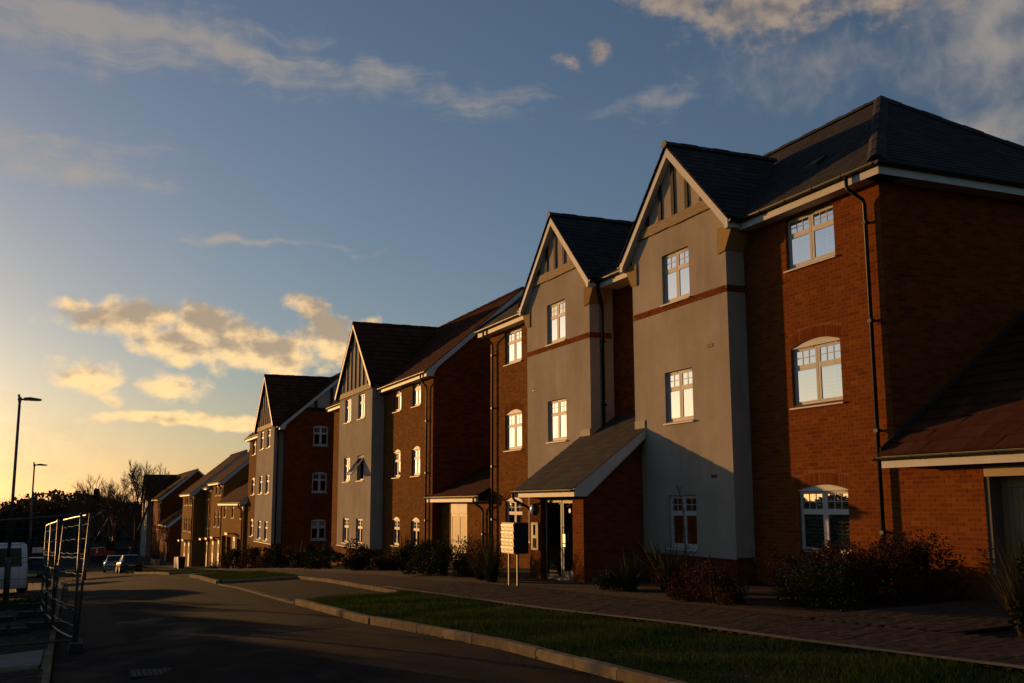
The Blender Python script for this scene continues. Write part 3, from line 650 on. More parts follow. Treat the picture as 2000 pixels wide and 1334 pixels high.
# iron cover in the road
t = thing('drain_cover', (1.08, 13.9, zg(1.08, 13.9)), 'rectangular iron access cover set into the road in the foreground', 'cover')
b = MB(); b.box(.78, 1.38, 13.62, 14.18, zg(1.08, 13.9)-.01, zg(1.08, 13.9)+.006); b.build('frame', 'steel_dark', t)
b = MB()
for i in range(9):
    for j in range(8):
        x, y = .83+i*.0625, 13.665+j*.067; z = zg(1.08, 13.9)+.006; b.box(x-.022, x+.022, y-.024, y+.024, z, z+.006)
b.build('tread', 'cover_iron', t)

# ------------------------------------------------------------------ apartment block A (near)
A = thing('apartment_block', (13, 13.83, -1.6), 'nearest three storey red brick apartment block with twin rendered gables and grey slate roof', 'building', 'apartment blocks')
BASE = -2.6
def block_A():
    W1 = [hole(15.06, 16.5, 4.63, 5.66), hole(15.06, 16.5, 1.87, 3.03, .12), hole(15.06, 16.5, -.93, .25, .10)]
    w = wall(mapx(13.0), 13.83, 17.94, BASE, 6.05, W1).build('wall', 'mortar', A)
    bricks(w, 'x', 13.0, 13.83, 17.925, -1.7, 5.72, W1, 300, -.4)
    window(A, 'x', 13., 15.78, 4.63, 1.44, 1.03, 'wide', 0, 'shutter'); window(A, 'x', 13., 15.78, 1.87, 1.44, 1.16, 'wide', .12, 'shutter'); window(A, 'x', 13., 15.78, -.93, 1.44, 1.18, 'wide', .10, 'shutter')
    W2 = [hole(29.93, 31.3, 4.56, 5.63), hole(29.93, 31.3, 1.74, 2.91, .12), hole(29.93, 31.3, -1.05, .12, .12)]
    wall(mapx(13.0), 28.42, 32.62, BASE, 6.05, W2).build('wall', 'brick_wall_sunlit', A)
    for z, h, r in ((4.56, 1.07, 0), (1.74, 1.17, .12), (-1.05, 1.17, .12)):
        window(A, 'x', 13., 30.615, z, 1.37, h, 'pair', r, 'half' if z > 0 else 'roller')
        if r:
            b = MB()
            for i in range(19):
                tt = (i+.5)/19*2-1; u = 30.615+tt*.74; zb = z+h+r*(1-tt*tt)+.006; b.box(12.995, 13.01, u-.033, u+.033, zb, zb+.215)
            b.build('brick_arch', 'brick', A)
    # recess between the gables
    wr = [hole(21.98, 22.68, 3.2, 4.35)]
    wall(mapx(13.25), 21.9, 24.3, BASE, 6.05, wr).build('wall', 'brick_wall', A); window(A, 'x', 13.25, 22.33, 3.2, .7, 1.15, 'narrow', 0, None)
    wall(mapy(13.83), 13.0, 20.4, BASE, 6.05, []).build('side_wall', 'brick_wall', A)
    wall(mapy(32.62), 13.0, 20.4, BASE, 6.05, []).build('side_wall', 'brick_wall', A); wall(mapx(20.4), 13.83, 32.62, BASE, 6.05, []).build('back_wall', 'brick_wall', A)
    # the two gables
    XG = 12.54
    for gi, (ya, yb, wa, wb, sills) in enumerate(((17.93, 21.93, 19.36, 20.52, (4.62, 1.84, -.97)), (24.28, 28.43, 25.76, 26.98, (4.59, 1.77, -1.05)))):
        yc = (ya+yb)/2; hs_ = [hole(wa, wb, s, s+1.16) for s in sills]
        zr = -1.10
        tri = [(ya, 6.0), (yb, 6.0), (yb, 8.22-(yb-yc)), (yc, 8.22), (ya, 8.22-(yb-yc))]
        wall(mapx(XG), ya, yb, zr, 6.0, hs_, tri=tri).build('gable_wall', 'render', A)
        wall(mapy(ya), XG, 13.3, zr, 6.1, []).build('gable_return', 'render', A); wall(mapy(yb), XG, 13.3, zr, 6.1, []).build('gable_return', 'render', A)
        b = MB(); b.box(XG+.03, 13.2, ya+.03, yb-.03, BASE, zr-.002); b.build('plinth', 'brick_wall', A)
        b = MB(); b.prism([(XG-.012, ya-.012, zr-.03), (XG-.012, yb+.012, zr-.03), (XG-.012, yb+.012, zr), (XG-.012, ya-.012, zr)], (.03, 0, 0)); b.build('render_stop', 'plastic_grey', A)
        for s in sills: window(A, 'x', XG, (wa+wb)/2, s, wb-wa, 1.16, 'pair', 0, ('roller' if gi == 0 and s > 1 else 'curtain') if not (gi and s < 0) else None)
        # brick string course, two courses high
        zb = (4.445, 4.41)[gi]; band = MB(); band.box(XG-.004, XG+.1, ya-.004, yb+.004, zb, zb+.145); bo = band.build('string_course', 'mortar', A)
        me = MB(); me.box(-.012, .01, -.1075, .1075, -.0325, .0325); me = me.mesh()
        for r in range(2):
            y = ya + (.1075 if r else 0.)
            while y < yb-.2: inst(me, 'brick', bo, (XG-.004, y+.1075, zb+.036+r*.075), 'brick'); y += .225
        rb = MB(); rb.box(XG, 13.2, ya-.012, ya-.003, zb, zb+.145); rb.build('string_course', 'brick', A)
        # half timbering
        bz = (6.39, 6.48)[gi]; hw = 8.12-bz
        b = MB(); n = 12; pts = [(yc-hw+2*hw*i/n, bz+random.gauss(0, .006)) for i in range(n+1)] + [(yc+hw-.22-2*(hw-.22)*i/n, bz+.235+random.gauss(0, .006)) for i in range(n+1)]
        b.prism([(XG-.055, u, z) for u, z in pts], (.06, 0, 0)); b.build('beam', 'timber_beam', A)
        for off in (-1.18, -.58, 0., .58, 1.18):
            zt = 8.16-abs(off)-.06
            b = MB(); n = 8; wv = lambda: random.gauss(0, .006)
            pts = [(yc+off-.062+wv(), bz+.236+(zt-bz-.236)*i/n) for i in range(n+1)] + [(yc+off+.062+wv(), zt-(zt-bz-.236)*i/n) for i in range(n+1)]
            b.prism([(XG-.035, u, z) for u, z in pts], (.04, 0, 0)); b.build('timber_post', 'timber_dark', A)
        # corbels
        for s, ye in ((-1, ya), (1, yb)):
            b = MB(); y = lambda o: ye+s*o
            b.prism([(XG-.03, y(-.26), 5.30), (XG-.03, y(.012), 5.33), (XG-.03, y(.26), 5.74), (XG-.03, y(.26), 5.86), (XG-.03, y(-.26), 5.86)], (.5, 0, 0)); b.build('corbel', 'brick_buff', A)
        # barge boards and soffits
        XB = 12.40
        for s in (-1, 1):
            yf = yc+s*2.34
            b = MB(); top = [(yc, 8.25), (yf, 5.91)]; b.prism([(XB-.025, yc, 8.25), (XB-.025, yf, 5.92), (XB-.025, yf, 5.74), (XB-.025, yf-s*.13, 5.74), (XB-.025, yf-s*.13, 5.83), (XB-.025, yc, 8.25-.225)], (.025, 0, 0)); b.build('barge_board', 'white_upvc', A)
            b = MB(); b.prism([(XB, yc, 8.06), (XB, yf-s*.06, 5.78), (XB, yf-s*.06, 5.76), (XB, yc, 8.04)], (XG+.02-XB, 0, 0)); b.build('soffit', 'white_upvc', A)
            b = MB(); b.box(XB, 12.72, *sorted((yf, yf-s*.14)), 5.742, 5.76); b.build('soffit', 'white_upvc', A)
            # roof slope of the gable
            O = (12.34, yf, 8.33-abs(yf-yc)); k = 2.34*math.sqrt(2)
            Lr = 15.5-12.34
            roof(A, O, (1, 0, 0), (0, -s, 1), [[(0, 0), (.28+.3, 0), (Lr, k), (0, k)]], .2, .25, .012, 'slate', 70 if s < 0 else 0, 'slate', True)
            # side eaves of the gable roof
            b = MB(); b.box(XB, 12.72, *sorted((yf+s*.0, yf+s*.02)), 5.742, 5.92); b.build('fascia', 'white_upvc', A)
            gutter(A, (XB-.03, yf+s*.07, 5.9), (12.74, yf+s*.07, 5.9))
        ridge_tiles(A, (12.33, yc, 8.36), (15.5, yc, 8.36), 'ridge_tiles', 'slate')
        b = MB(); b.prism([(12.315, yc-.12, 8.30), (12.315, yc-.08, 8.40), (12.315, yc, 8.44), (12.315, yc+.08, 8.40), (12.315, yc+.12, 8.30), (12.315, yc, 8.24)], (.03, 0, 0)); b.build('ridge_end_cap', 'lead', A)
    # main roof
    m = .8; e = 5.93; X0, X1, Xr = 12.6, 20.8, 16.7; Y0, Y1 = 13.43, 33.02; a = Xr-X0; sl = math.hypot(1, m); S = a*sl
    ya, yb = Y0+a, Y1-a; s0 = .42*sl
    yl = lambda s: Y0+s/sl; yr = lambda s: Y1-s/sl
    front = [[(yl(s0), s0), (yr(s0), s0), (yb, S), (ya, S)], [(Y0, 0), (17.62, 0), (17.62, s0), (yl(s0), s0)], [(22.2, 0), (24.05, 0), (24.05, s0), (22.2, s0)], [(28.68, 0), (Y1, 0), (yr(s0), s0), (28.68, s0)]]
    roof(A, (X0, 0, e), (0, 1, 0), (1, 0, m), front, .2, .25, .012, 'slate', 110, 'slate')
    roof(A, (0, Y0, e), (1, 0, 0), (0, 1, m), [[(X0, 0), (X1, 0), (Xr, S)]], .2, .25, .012, 'slate', 90, 'slate')
    roof(A, (0, Y1, e), (1, 0, 0), (0, -1, m), [[(X0, 0), (X1, 0), (Xr, S)]], .2, .25, .012, 'slate', 0, 'slate')
    roof(A, (X1, 0, e), (0, 1, 0), (-1, 0, m), [[(Y0, 0), (Y1, 0), (yb, S), (ya, S)]], .2, .25, .012, 'slate', 0, 'slate', False)
    rz = e+a*m
    ridge_tiles(A, (Xr, ya, rz+.03), (Xr, yb, rz+.03), 'ridge_tiles', 'slate'); ridge_tiles(A, (X0-.02, Y0-.02, e+.04), (Xr, ya, rz+.04), 'hip_tiles', 'slate', .16); ridge_tiles(A, (X1, Y0, e+.03), (Xr, ya, rz+.03), 'hip_tiles', 'slate', .15); ridge_tiles(A, (X0, Y1, e+.03), (Xr, yb, rz+.03), 'hip_tiles', 'slate', .15)
    b = MB(); q = 1.15; zx = e+q*m; b.prism([(X0+q, 16.35, zx+.0), (X0+q, 16.75, zx+.0), (X0+q, 16.75, zx+.10), (X0+q, 16.35, zx+.10)], (.28, 0, .2)); b.build('roof_vent', 'black_plastic', A)
    # fascias, soffits, gutters
    for y0, y1 in ((13.49, 17.6), (22.28, 23.98), (28.72, 32.96)):
        b = MB(); b.box(12.675, 12.695, y0, y1, 5.70, 5.90); b.build('fascia', 'white_upvc', A)
        b = MB(); b.box(12.696, 13.26, y0+.02, y1-.02, 5.705, 5.72); b.build('soffit', 'white_upvc', A); gutter(A, (12.61, y0-.04, 5.90), (12.61, y1+.04, 5.90))
    b = MB(); b.box(12.675, 20.72, 13.47, 13.489, 5.70, 5.90); b.build('fascia', 'white_upvc', A); b = MB(); b.box(12.70, 20.7, 13.4895, 13.84, 5.705, 5.72); b.build('soffit', 'white_upvc', A); gutter(A, (12.56, 13.40, 5.90), (20.8, 13.40, 5.90))
    b = MB(); b.box(12.675, 20.72, 32.961, 32.98, 5.70, 5.90); b.build('fascia', 'white_upvc', A)
    b = MB(); b.box(14.4, 14.45, 13.9, 32.5, BASE, 5.6); b.build('dark_room_backing', 'curtain', A)  # dark sheet added behind the windows, standing in for dim rooms
    # rainwater pipes
    for y, zb in ((14.2, -1.6), (32.29, -2.1)):
        downpipe(A, [(12.61, y+.02, 5.86), (12.61, y+.02, 5.66), (12.64, y, 5.60), (12.88, y-.08, 5.42), (12.91, y-.08, 5.34), (12.91, y-.08, zb)], [(12.91, y-.08, z) for z in (5.0, 3.2, 1.25, -.5)], wallx=12.995)
    downpipe(A, [(12.62, 23.92, 5.86), (12.64, 23.95, 5.7), (12.86, 24.16, 5.3), (12.88, 24.19, 5.2), (12.88, 24.19, 1.95)], [(12.88, 24.19, z) for z in (4.3, 2.6)], .045)
    # air bricks in the render
    for y, z in ((18.62, 3.376), (18.63, .574), (28.0, 3.35)):
        b = MB(); b.box(XG-.006, XG+.02, y-.11, y+.11, z-.035, z+.035); o = b.build('air_brick', 'brick', A)
        for k in range(3): b = MB(); b.box(XG-.0085, XG-.0055, y-.09+k*.065, y-.045+k*.065, z-.02, z+.02); b.build('slot', 'black_plastic', o)
block_A()
def porch_A():
    x0, z0, m = 10.6, .36, .735; ya, yb = 21.43, 24.9; sl = math.hypot(1, m); XW = 10.95
    zt = lambda x: z0+(x-x0)*m
    roof(A, (x0, 0, z0), (0, 1, 0), (1, 0, m), [[(ya, 0), (yb, 0), (yb, 1.92*sl), (ya, 1.92*sl)], [(21.95, 1.92*sl), (24.26, 1.92*sl), (24.26, 2.64*sl), (21.95, 2.64*sl)]], .235, .3, .014, 'slate', 110, 'slate')
    b = MB(); b.prism([(10.6, ya-.012, z0-.01), (10.6, ya-.012, .17), (10.93, ya-.012, .17), (12.53, ya-.012, zt(12.53)-.22), (12.53, ya-.012, zt(12.53)-.01)], (0, .03, 0)); b.build('barge_board', 'white_upvc', A)
    b = MB(); b.prism([(10.6, yb-.02, z0-.01), (10.6, yb-.02, .17), (10.93, yb-.02, .17), (12.53, yb-.02, zt(12.53)-.22), (12.53, yb-.02, zt(12.53)-.01)], (0, .03, 0)); b.build('barge_board', 'white_upvc', A)
    b = MB(); b.box(10.61, 10.63, ya+.02, yb-.022, .17, .335); b.build('fascia', 'white_upvc', A); b = MB(); b.box(10.632, 10.96, ya+.02, yb-.022, .175, .19); b.build('soffit', 'white_upvc', A)
    gutter(A, (10.56, ya-.02, .33), (10.56, yb+.1, .33), .05)
    downpipe(A, [(10.56, yb+.02, .3), (10.56, yb+.02, .18), (10.6, yb, .1), (10.9, yb-.05, -.05), (10.98, yb-.06, -.1), (10.98, yb-.06, -.16)], [], .034)
    zb = -2.3
    # front: two brick piers and the glazed screen
    for y0, y1, nm in ((21.65, 22.22, 'pier'), (24.05, 24.72, 'pier')):
        w = wall(mapx(XW), y0, y1, zb, .19, []).build(nm, 'mortar', A); bricks(w, 'x', XW, y0, y1, -1.9, .17, [], 40)
        wall(mapy(y1 if y0 < 23 else y0), XW, 11.3, zb, .19, []).build('reveal', 'brick_wall', A)
    for y in (21.65, 24.72):
        b = MB(); b.poly([(XW, y, zb), (12.56, y, zb), (12.56, y, zt(12.56)-.05), (XW, y, zt(XW)-.05)]); b.build('side_wall', 'brick_wall', A)
    XD = 11.04; zf = -1.83
    b = MB(); b.box(XW-.05, 11.6, 22.22, 24.05, zb, zf); b.build('threshold', 'brick_wall', A)
    b = MB(); b.box(11.9, 11.95, 21.66, 24.7, zb, .6); b.build('lobby_wall', 'plastic_grey', A)
    d = MB(); d.box(XD, XD+.06, 22.23, 22.30, zf, .12); d.box(XD, XD+.06, 22.89, 22.95, zf, .12); d.box(XD, XD+.06, 22.3, 22.89, .02, .12); d.box(XD, XD+.06, 22.3, 22.89, zf+.01, zf+.24); dr = d.build('door', 'alu', A)
    p = MB(); p.box(XD+.025, XD+.033, 22.3, 22.89, zf+.24, .02); p.build('pane', 'glass_dark', dr)
    h = MB(); h.tube([(XD-.01, 22.86, -.95), (XD-.06, 22.86, -.93), (XD-.06, 22.86, -.58), (XD-.01, 22.86, -.56)], .014, 8); h.build('handle', 'stainless', dr)
    h = MB(); h.box(XD-.012, XD-.001, 22.80, 22.93, -1.02, -.72); h.build('lock_plate', 'stainless', dr)
    h = MB(); n = 20; h.prism([(XD+.020, 22.6+.055*math.cos(2*math.pi*i/n), -.16+.055*math.sin(2*math.pi*i/n)) for i in range(n)], (.004, 0, 0)); h.build('door_sticker', 'sign_white', dr)
    s = MB(); s.box(XD, XD+.06, 23.0, 23.06, zf, .12); s.box(XD, XD+.06, 23.87, 23.93, zf, .12); s.box(XD, XD+.06, 23.06, 23.87, .04, .12); s.box(XD, XD+.06, 23.06, 23.87, zf, zf+.1); sl_ = s.build('side_light', 'alu', A)
    p = MB(); p.box(XD+.025, XD+.033, 23.06, 23.87, zf+.1, .04); p.build('pane', 'glass_dark', sl_)
    # lamp and door entry panel on the left pier
    n = 24; yl, zl = 24.42, -.13
    b = MB(); ring = lambda r, x: [(x, yl+r*.85*math.cos(2*math.pi*i/n), zl+r*math.sin(2*math.pi*i/n)) for i in range(n)]
    b.raw(ring(.15, XW-.007)+ring(.15, XW-.05)+ring(.125, XW-.075), [(i, (i+1) % n, (i+1) % n+n, i+n) for i in range(n)]+[(i+n, (i+1) % n+n, (i+1) % n+2*n, i+2*n) for i in range(n)]); lo = b.build('wall_lamp', 'lamp_metal', A, smooth=True)
    b = MB(); b.raw(ring(.125, XW-.074)+ring(.08, XW-.1)+[(XW-.108, yl, zl)], [(i, (i+1) % n, (i+1) % n+n, i+n) for i in range(n)]+[(i+n, (i+1) % n+n, 2*n) for i in range(n)]); b.build('lens', 'lens', lo, smooth=True)
    b = MB(); b.box(XW-.035, XW-.007, 24.14, 24.56, -1.15, -.46); eo = b.build('entry_panel', 'black_plastic', A)
    b = MB(); b.box(XW-.04, XW-.0351, 24.31, 24.43, -.78, -.52); b.build('screen', 'glass_dark', eo)
    b = MB()
    b.box(XW-.041, XW-.0351, 24.25, 24.46, -1.1, -.86); b.build('keypad', 'steel_dark', eo)
    # flashings where the porch roof meets the gables
    for y0, y1 in ((21.44, 21.92), (24.3, 24.88)):
        b = MB(); b.box(12.515, 12.538, y0, y1, zt(12.52)+.015, zt(12.52)+.2); b.build('flashing', 'lead', A)
porch_A()

# ------------------------------------------------------------------ link buildings
def link_near():
    g = thing('link_building', (13, 11.9, -1.6), 'low brick garage with brown tiled roof beside the right end of the nearest block', 'garage', 'low link buildings')
    Y1 = 13.82; H = [hole(9.6, 11.98, -2.4, .55, depth=.34)]
    w = wall(mapx(13.004), 6.5, Y1, BASE, .72, H).build('wall', 'mortar', g); bricks(w, 'x', 13.004, 11.99, Y1-.01, -1.72, .62, [], 235, -1.6); bricks(w, 'x', 13.004, 6.5, 9.59, -1.72, .62, [], 0)
    x0, z0, m = 12.62, .80, .72; sl = math.hypot(1, m)
    roof(g, (x0, 0, z0), (0, 1, 0), (1, 0, m), [[(6.3, 0), (13.80, 0), (13.80, 4.2*sl), (6.3, 4.2*sl)]], .345, .3, .03, 'tile_brown', 160, 'roof_tile')
    b = MB(); b.box(12.655, 12.675, 6.4, 13.79, .585, .78); b.build('fascia', 'white_upvc', g); b = MB(); b.box(12.68, 13.02, 6.4, 13.78, .6, .615); b.build('soffit', 'white_upvc', g); gutter(g, (12.60, 6.3, .77), (12.60, 13.92, .77))
    b = MB(); b.prism([(12.66, 13.80, .84), (12.66, 13.80, .93), (16.8, 13.80, .93+4.14*m), (16.8, 13.80, .84+4.14*m)], (0, .02, 0)); b.build('flashing', 'roof_deck', g)
    wall(mapy(6.5), 13.0, 20, BASE, .72, []).build('side_wall', 'brick_wall', g)
    # door
    X = 13.26; b = MB(); b.box(13.0, X+.06, 9.6, 11.975, .40, .548); b.build('door_header', 'door_board', g)
    b = MB(); b.box(13.02, X+.06, 11.90, 11.976, -1.6, .399); b.build('door_jamb', 'jamb_grey', g)
    d = MB(); d.box(X, X+.04, 11.80, 11.899, -1.58, .395); d.box(X, X+.04, 9.7, 11.799, .24, .395); dr = d.build('door', 'door_board', g)
    y = 11.795; me = MB(); me.box(-.01, .03, -.047, .047, -.91, .91); me = me.mesh()
    while y > 9.8: inst(me, 'board', dr, (X+.012, y-.05, -.68), 'door_board'); y -= .1
link_near()
def link_far():
    g = thing('link_building', (12.9, 35, -2.2), 'low brick link with pale double doors between the first and second blocks', 'garage', 'low link buildings')
    XW = 12.95; H = [hole(34.66, 36.38, -2.6, .06, depth=.05)]
    wall(mapx(XW), 32.62, 38.6, -3, .25, H).build('wall', 'brick_wall_sunlit', g)
    x0, z0, m = 12.55, .30, .52; sl = math.hypot(1, m)
    roof(g, (x0, 0, z0), (0, 1, 0), (1, 0, m), [[(32.7, 0), (38.3, 0), (38.3, 3*sl), (32.7, 3*sl)]], .345, .3, .03, 'tile_brown', 40, 'roof_tile')
    b = MB(); b.box(12.59, 12.61, 32.75, 38.2, .08, .28); b.build('fascia', 'white_upvc', g); b = MB(); b.box(12.612, 12.96, 32.75, 38.2, .09, .105); b.build('soffit', 'white_upvc', g); gutter(g, (12.53, 32.7, .27), (12.53, 38.3, .27))
    b = MB(); b.box(XW-.02, XW+.05, 34.67, 36.37, -.32, .055); b.build('door_header', 'white_upvc', g)
    for y0, y1 in ((34.68, 35.50), (35.53, 36.36)):
        d = MB(); d.box(XW+.01, XW+.04, y0, y1, -2.25, -.325); d.box(XW-.012, XW+.01, y0, y0+.1, -2.25, -.325); d.box(XW-.012, XW+.01, y1-.1, y1, -2.25, -.325); d.box(XW-.012, XW+.01, y0+.1, y1-.1, -.44, -.325); dr = d.build('door', 'door_board', g)
        n = 6; me = MB(); wv = (y1-y0-.2)/n; me.box(-.008, .005, -wv/2+.006, wv/2-.006, -.9, .9); me = me.mesh()
        for i in range(n): inst(me, 'board', dr, (XW+.006, y0+.1+wv*(i+.5), -1.345), 'door_board')
    b = MB(); b.box(XW-.03, XW-.013, 35.56, 35.62, -1.4, -1.1); b.tube([(XW-.06, 35.59, -1.3), (XW-.06, 35.43, -1.3)], .012, 6); b.build('handle', 'black_plastic', dr)
    downpipe(g, [(12.53, 33.0, .24), (12.53, 33.0, .1), (12.6, 33.0, .02), (12.85, 33.0, -.15), (12.88, 33.0, -.25), (12.88, 33.0, -2.2)], [(12.88, 33.0, -1.)])
link_far()

# ------------------------------------------------------------------ tile-roofed apartment blocks B and C
def block_tiled(label, XW, XG, ye, yl, ga, gb, wm, wg, sm, sg, zo, base, end_windows, far_wins, pipe_ret):
    """ye: end wall facing the camera; yl: far end; ga..gb: gable; zo: height offset against block B"""
    B = thing('apartment_block', (XW, ye, base+.3), label, 'building', 'apartment blocks'); ze = 5.27+zo; yc = (ga+gb)/2
    hm = [hole(y-w/2, y+w/2, s, s+1.06, 0 if i == 0 else .12) for y, w in wm for i, s in enumerate(sm)]
    if ga-ye > 1.: wall(mapx(XW), ye, ga, base, ze, hm).build('wall', 'brick_wall_sunlit', B)
    hf = [hole(y-w/2, y+w/2, s, s+1.06, 0 if i == 0 else .12) for y, w in far_wins for i, s in enumerate(sm)]
    wall(mapx(XW), gb, yl, base, ze, hf).build('wall', 'brick_wall_sunlit', B)
    for y, w in wm+far_wins:
        for i, s in enumerate(sm): window(B, 'x', XW, y, s, w, 1.06, 'pair', 0 if i == 0 else .12, random.choice(('half', None, 'curtain', 'roller')))
    hg = [hole(y-w/2, y+w/2, s, s+1.13) for y, w in wg for s in sg]; zr = sg[2]-.17; hwid = (gb-ga)/2; zt = 8.40+zo
    wall(mapx(XG), ga, gb, zr, ze-.1, hg, tri=[(ga, ze-.1), (gb, ze-.1), (gb, zt-hwid*.945), (yc, zt), (ga, zt-hwid*.945)]).build('gable_wall', 'render', B)
    for y in (ga, gb): wall(mapy(y), XG, XW+.1, zr, ze+.1, []).build('gable_return', 'render', B)
    b = MB(); b.box(XG+.02, XW+.1, ga+.02, gb-.02, base, zr-.002); b.build('plinth', 'brick_wall_sunlit', B)
    b = MB(); b.box(XG-.014, XG+.01, ga-.014, gb+.014, zr-.03, zr); b.build('render_stop', 'white_upvc', B)
    opened = (len(wm) > 0)
    for j, (y, w) in enumerate(wg):
        for i, s in enumerate(sg):
            if opened and j == 0 and i == 1:      # one sash hangs open
                b = MB(); F = .06
                for q in ((y-w/2, y+w/2, s, s+F), (y-w/2, y+w/2, s+1.13-F, s+1.13), (y-w/2, y-w/2+F, s+F, s+1.13-F), (y+w/2-F, y+w/2, s+F, s+1.13-F)): b.box(XG+.1, XG+.16, *q)
                wo = b.build('window', 'white_upvc', B); wo['label'] = 'top hung window standing wide open'
                b = MB(); b.prism([(XG-.05, y-w/2-.05, s-.055), (XG-.05, y-w/2-.05, s-.025), (XG+.1, y-w/2-.05, s-.002), (XG+.1, y-w/2-.05, s-.055)], (0, w+.1, 0)); b.build('sill', 'white_upvc', wo)
                zt2 = s+1.13-F; a = math.radians(36); d = Vector((-math.sin(a), 0, -math.cos(a))); nrm = Vector((-math.cos(a), 0, math.sin(a))); O = Vector((XG+.08, 0, zt2)); Ln = 1.13-2*F
                b = MB(); P = lambda yy, t, h: O+Vector((0, yy, 0))+d*t+nrm*h
                def rail(ya_, yb_, t0, t1): b.raw([P(ya_, t0, -.03), P(yb_, t0, -.03), P(yb_, t1, -.03), P(ya_, t1, -.03), P(ya_, t0, .03), P(yb_, t0, .03), P(yb_, t1, .03), P(ya_, t1, .03)], [(0, 3, 2, 1), (4, 5, 6, 7), (0, 1, 5, 4), (1, 2, 6, 5), (2, 3, 7, 6), (3, 0, 4, 7)])
                ya2, yb2 = y-w/2+F, y+w/2-F; rail(ya2, yb2, 0, .06); rail(ya2, yb2, Ln-.06, Ln); rail(ya2, ya2+.06, .06, Ln-.06); rail(yb2-.06, yb2, .06, Ln-.06); b.build('open_sash', 'white_upvc', wo)
                b = MB(); b.poly([P(ya2+.06, .06, 0), P(yb2-.06, .06, 0), P(yb2-.06, Ln-.06, 0), P(ya2+.06, Ln-.06, 0)]); b.build('pane', 'glass', wo)
            else: window(B, 'x', XG, y, s, w, 1.13, 'pair', 0, random.choice(('half', None, 'curtain')))
    # end walls
    he = [hole(x0, x1, z, z+1.13, .07) for x0, x1, z in end_windows]; Xb = XW+7.4; rx, rz = XW+3.7, 8.46+zo; m = .87
    tri = [(XW, ze), (Xb, ze), (rx, rz-.12)]
    wall(mapy(ye), XW, Xb, base, ze, he, tri=tri).build('end_wall', 'brick_wall', B)
    for x0, x1, z in end_windows: window(B, 'y', ye, (x0+x1)/2, z, x1-x0, 1.13, 'narrow' if 0 else 'pair', .07, 'half' if z < 0 else None)
    wall(mapy(yl), XW, Xb, base, ze, [], tri=tri).build('end_wall', 'brick_wall', B); wall(mapx(Xb), ye, yl, base, ze, []).build('back_wall', 'brick_wall', B)
    if end_windows:
        zb = 5.79+zo+.41-.0; zb = 5.70; hw = (rz-zb)/m
        b = MB(); b.poly([(rx-hw, ye-.02, zb+.12), (rx+hw, ye-.02, zb+.12), (rx, ye-.02, rz-.1)]); b.build('render_panel', 'render', B)
        b = MB(); b.box(rx-hw-.3, rx+hw+.3, ye-.05, ye+.01, zb-.1, zb+.11); b.build('timber_rail', 'timber_dark', B)
        for k in range(-2, 3):
            x = rx+k*.95; zt_ = rz-.15-abs(x-rx)*m
            if zt_ > zb+.2: b = MB(); b.box(x-.09, x+.09, ye-.045, ye-.019, zb+.11, zt_); b.build('timber_post', 'timber_dark', B)
    # main roof
    x0 = XW-.35; z0 = ze-.0-.2; sl = math.hypot(1, m); ya, yb = ye-.18, yl+.18; a = rx-x0; S = a*sl; rz = z0+a*m; s0 = .5*sl
    roof(B, (x0, 0, z0), (0, 1, 0), (1, 0, m), [[(ya, s0), (yb, s0), (yb, S), (ya, S)], [(ya, 0), (ga-.1, 0), (ga-.1, s0), (ya, s0)], [(gb+.1, 0), (yb, 0), (yb, s0), (gb+.1, s0)]], .345, .3, .03, 'tile_brown', 60 if opened else 0, 'roof_tile')
    roof(B, (2*rx-x0, 0, z0), (0, 1, 0), (-1, 0, m), [[(ya, 0), (yb, 0), (yb, S), (ya, S)]], .345, .3, .03, 'tile_brown', 0, 'roof_tile', False)
    ridge_tiles(B, (rx, ya, rz+.05), (rx, yb, rz+.05), 'ridge_tiles', 'tile_brown')
    for y in (ya-.012, yb-.012):
        for sx in (1, -1):
            X = lambda d_: rx+sx*(d_-a)
            b = MB(); b.prism([(X(0), y, z0-.02), (X(0), y, z0-.2), (X(.28), y, z0-.2), (X(.42), y, z0-.2+.36*m), (X(a), y, rz-.23), (X(a), y, rz-.02)], (0, .024, 0)); b.build('barge_board', 'white_upvc', B)
    for y0, y1 in ((ya+.02, ga-.12), (gb+.12, yb-.02)):
        if y1-y0 < .5: continue
        b = MB(); b.box(x0+.03, x0+.05, y0, y1, z0-.2, z0-.02); b.build('fascia', 'white_upvc', B); b = MB(); b.box(x0+.052, XW+.02, y0, y1, z0-.195, z0-.18); b.build('soffit', 'white_upvc', B); gutter(B, (x0-.03, y0, z0-.02), (x0-.03, y1, z0-.02))
    # gable roof
    xf = XG-.2; mg = .945; hw = hwid+.32; zp = zt+.13; k = math.hypot(hw, hw*mg); L2 = (rx-.15)-xf
    for s in (-1, 1):
        roof(B, (xf, yc+s*hw, zp-hw*mg), (1, 0, 0), (0, -s, mg), [[(0, 0), (.75, 0), (L2, k), (0, k)]], .345, .3, .03, 'tile_brown', 40 if (opened and s < 0) else 0, 'roof_tile')
        yf = yc+s*hw; b = MB(); b.prism([(xf+.01, yc, zp-.04), (xf+.01, yf, zp-.04-hw*mg), (xf+.01, yf, zp-.18-hw*mg), (xf+.01, yf-s*.1, zp-.18-hw*mg), (xf+.01, yc, zp-.22)], (.025, 0, 0)); b.build('barge_board', 'white_upvc', B)
        b = MB(); b.prism([(xf+.04, yc, zp-.2), (xf+.04, yf, zp-.2-hw*mg), (xf+.04, yf, zp-.22-hw*mg), (xf+.04, yc, zp-.22)], (XG-xf-.03, 0, 0)); b.build('soffit', 'timber_dark', B)
    ridge_tiles(B, (xf, yc, zp+.04), (rx-.1, yc, zp+.04), 'ridge_tiles', 'tile_brown')
    bz = 5.13+zo; hb = (zt-bz)/.945-.1; hb = min(hb, hwid-.06)
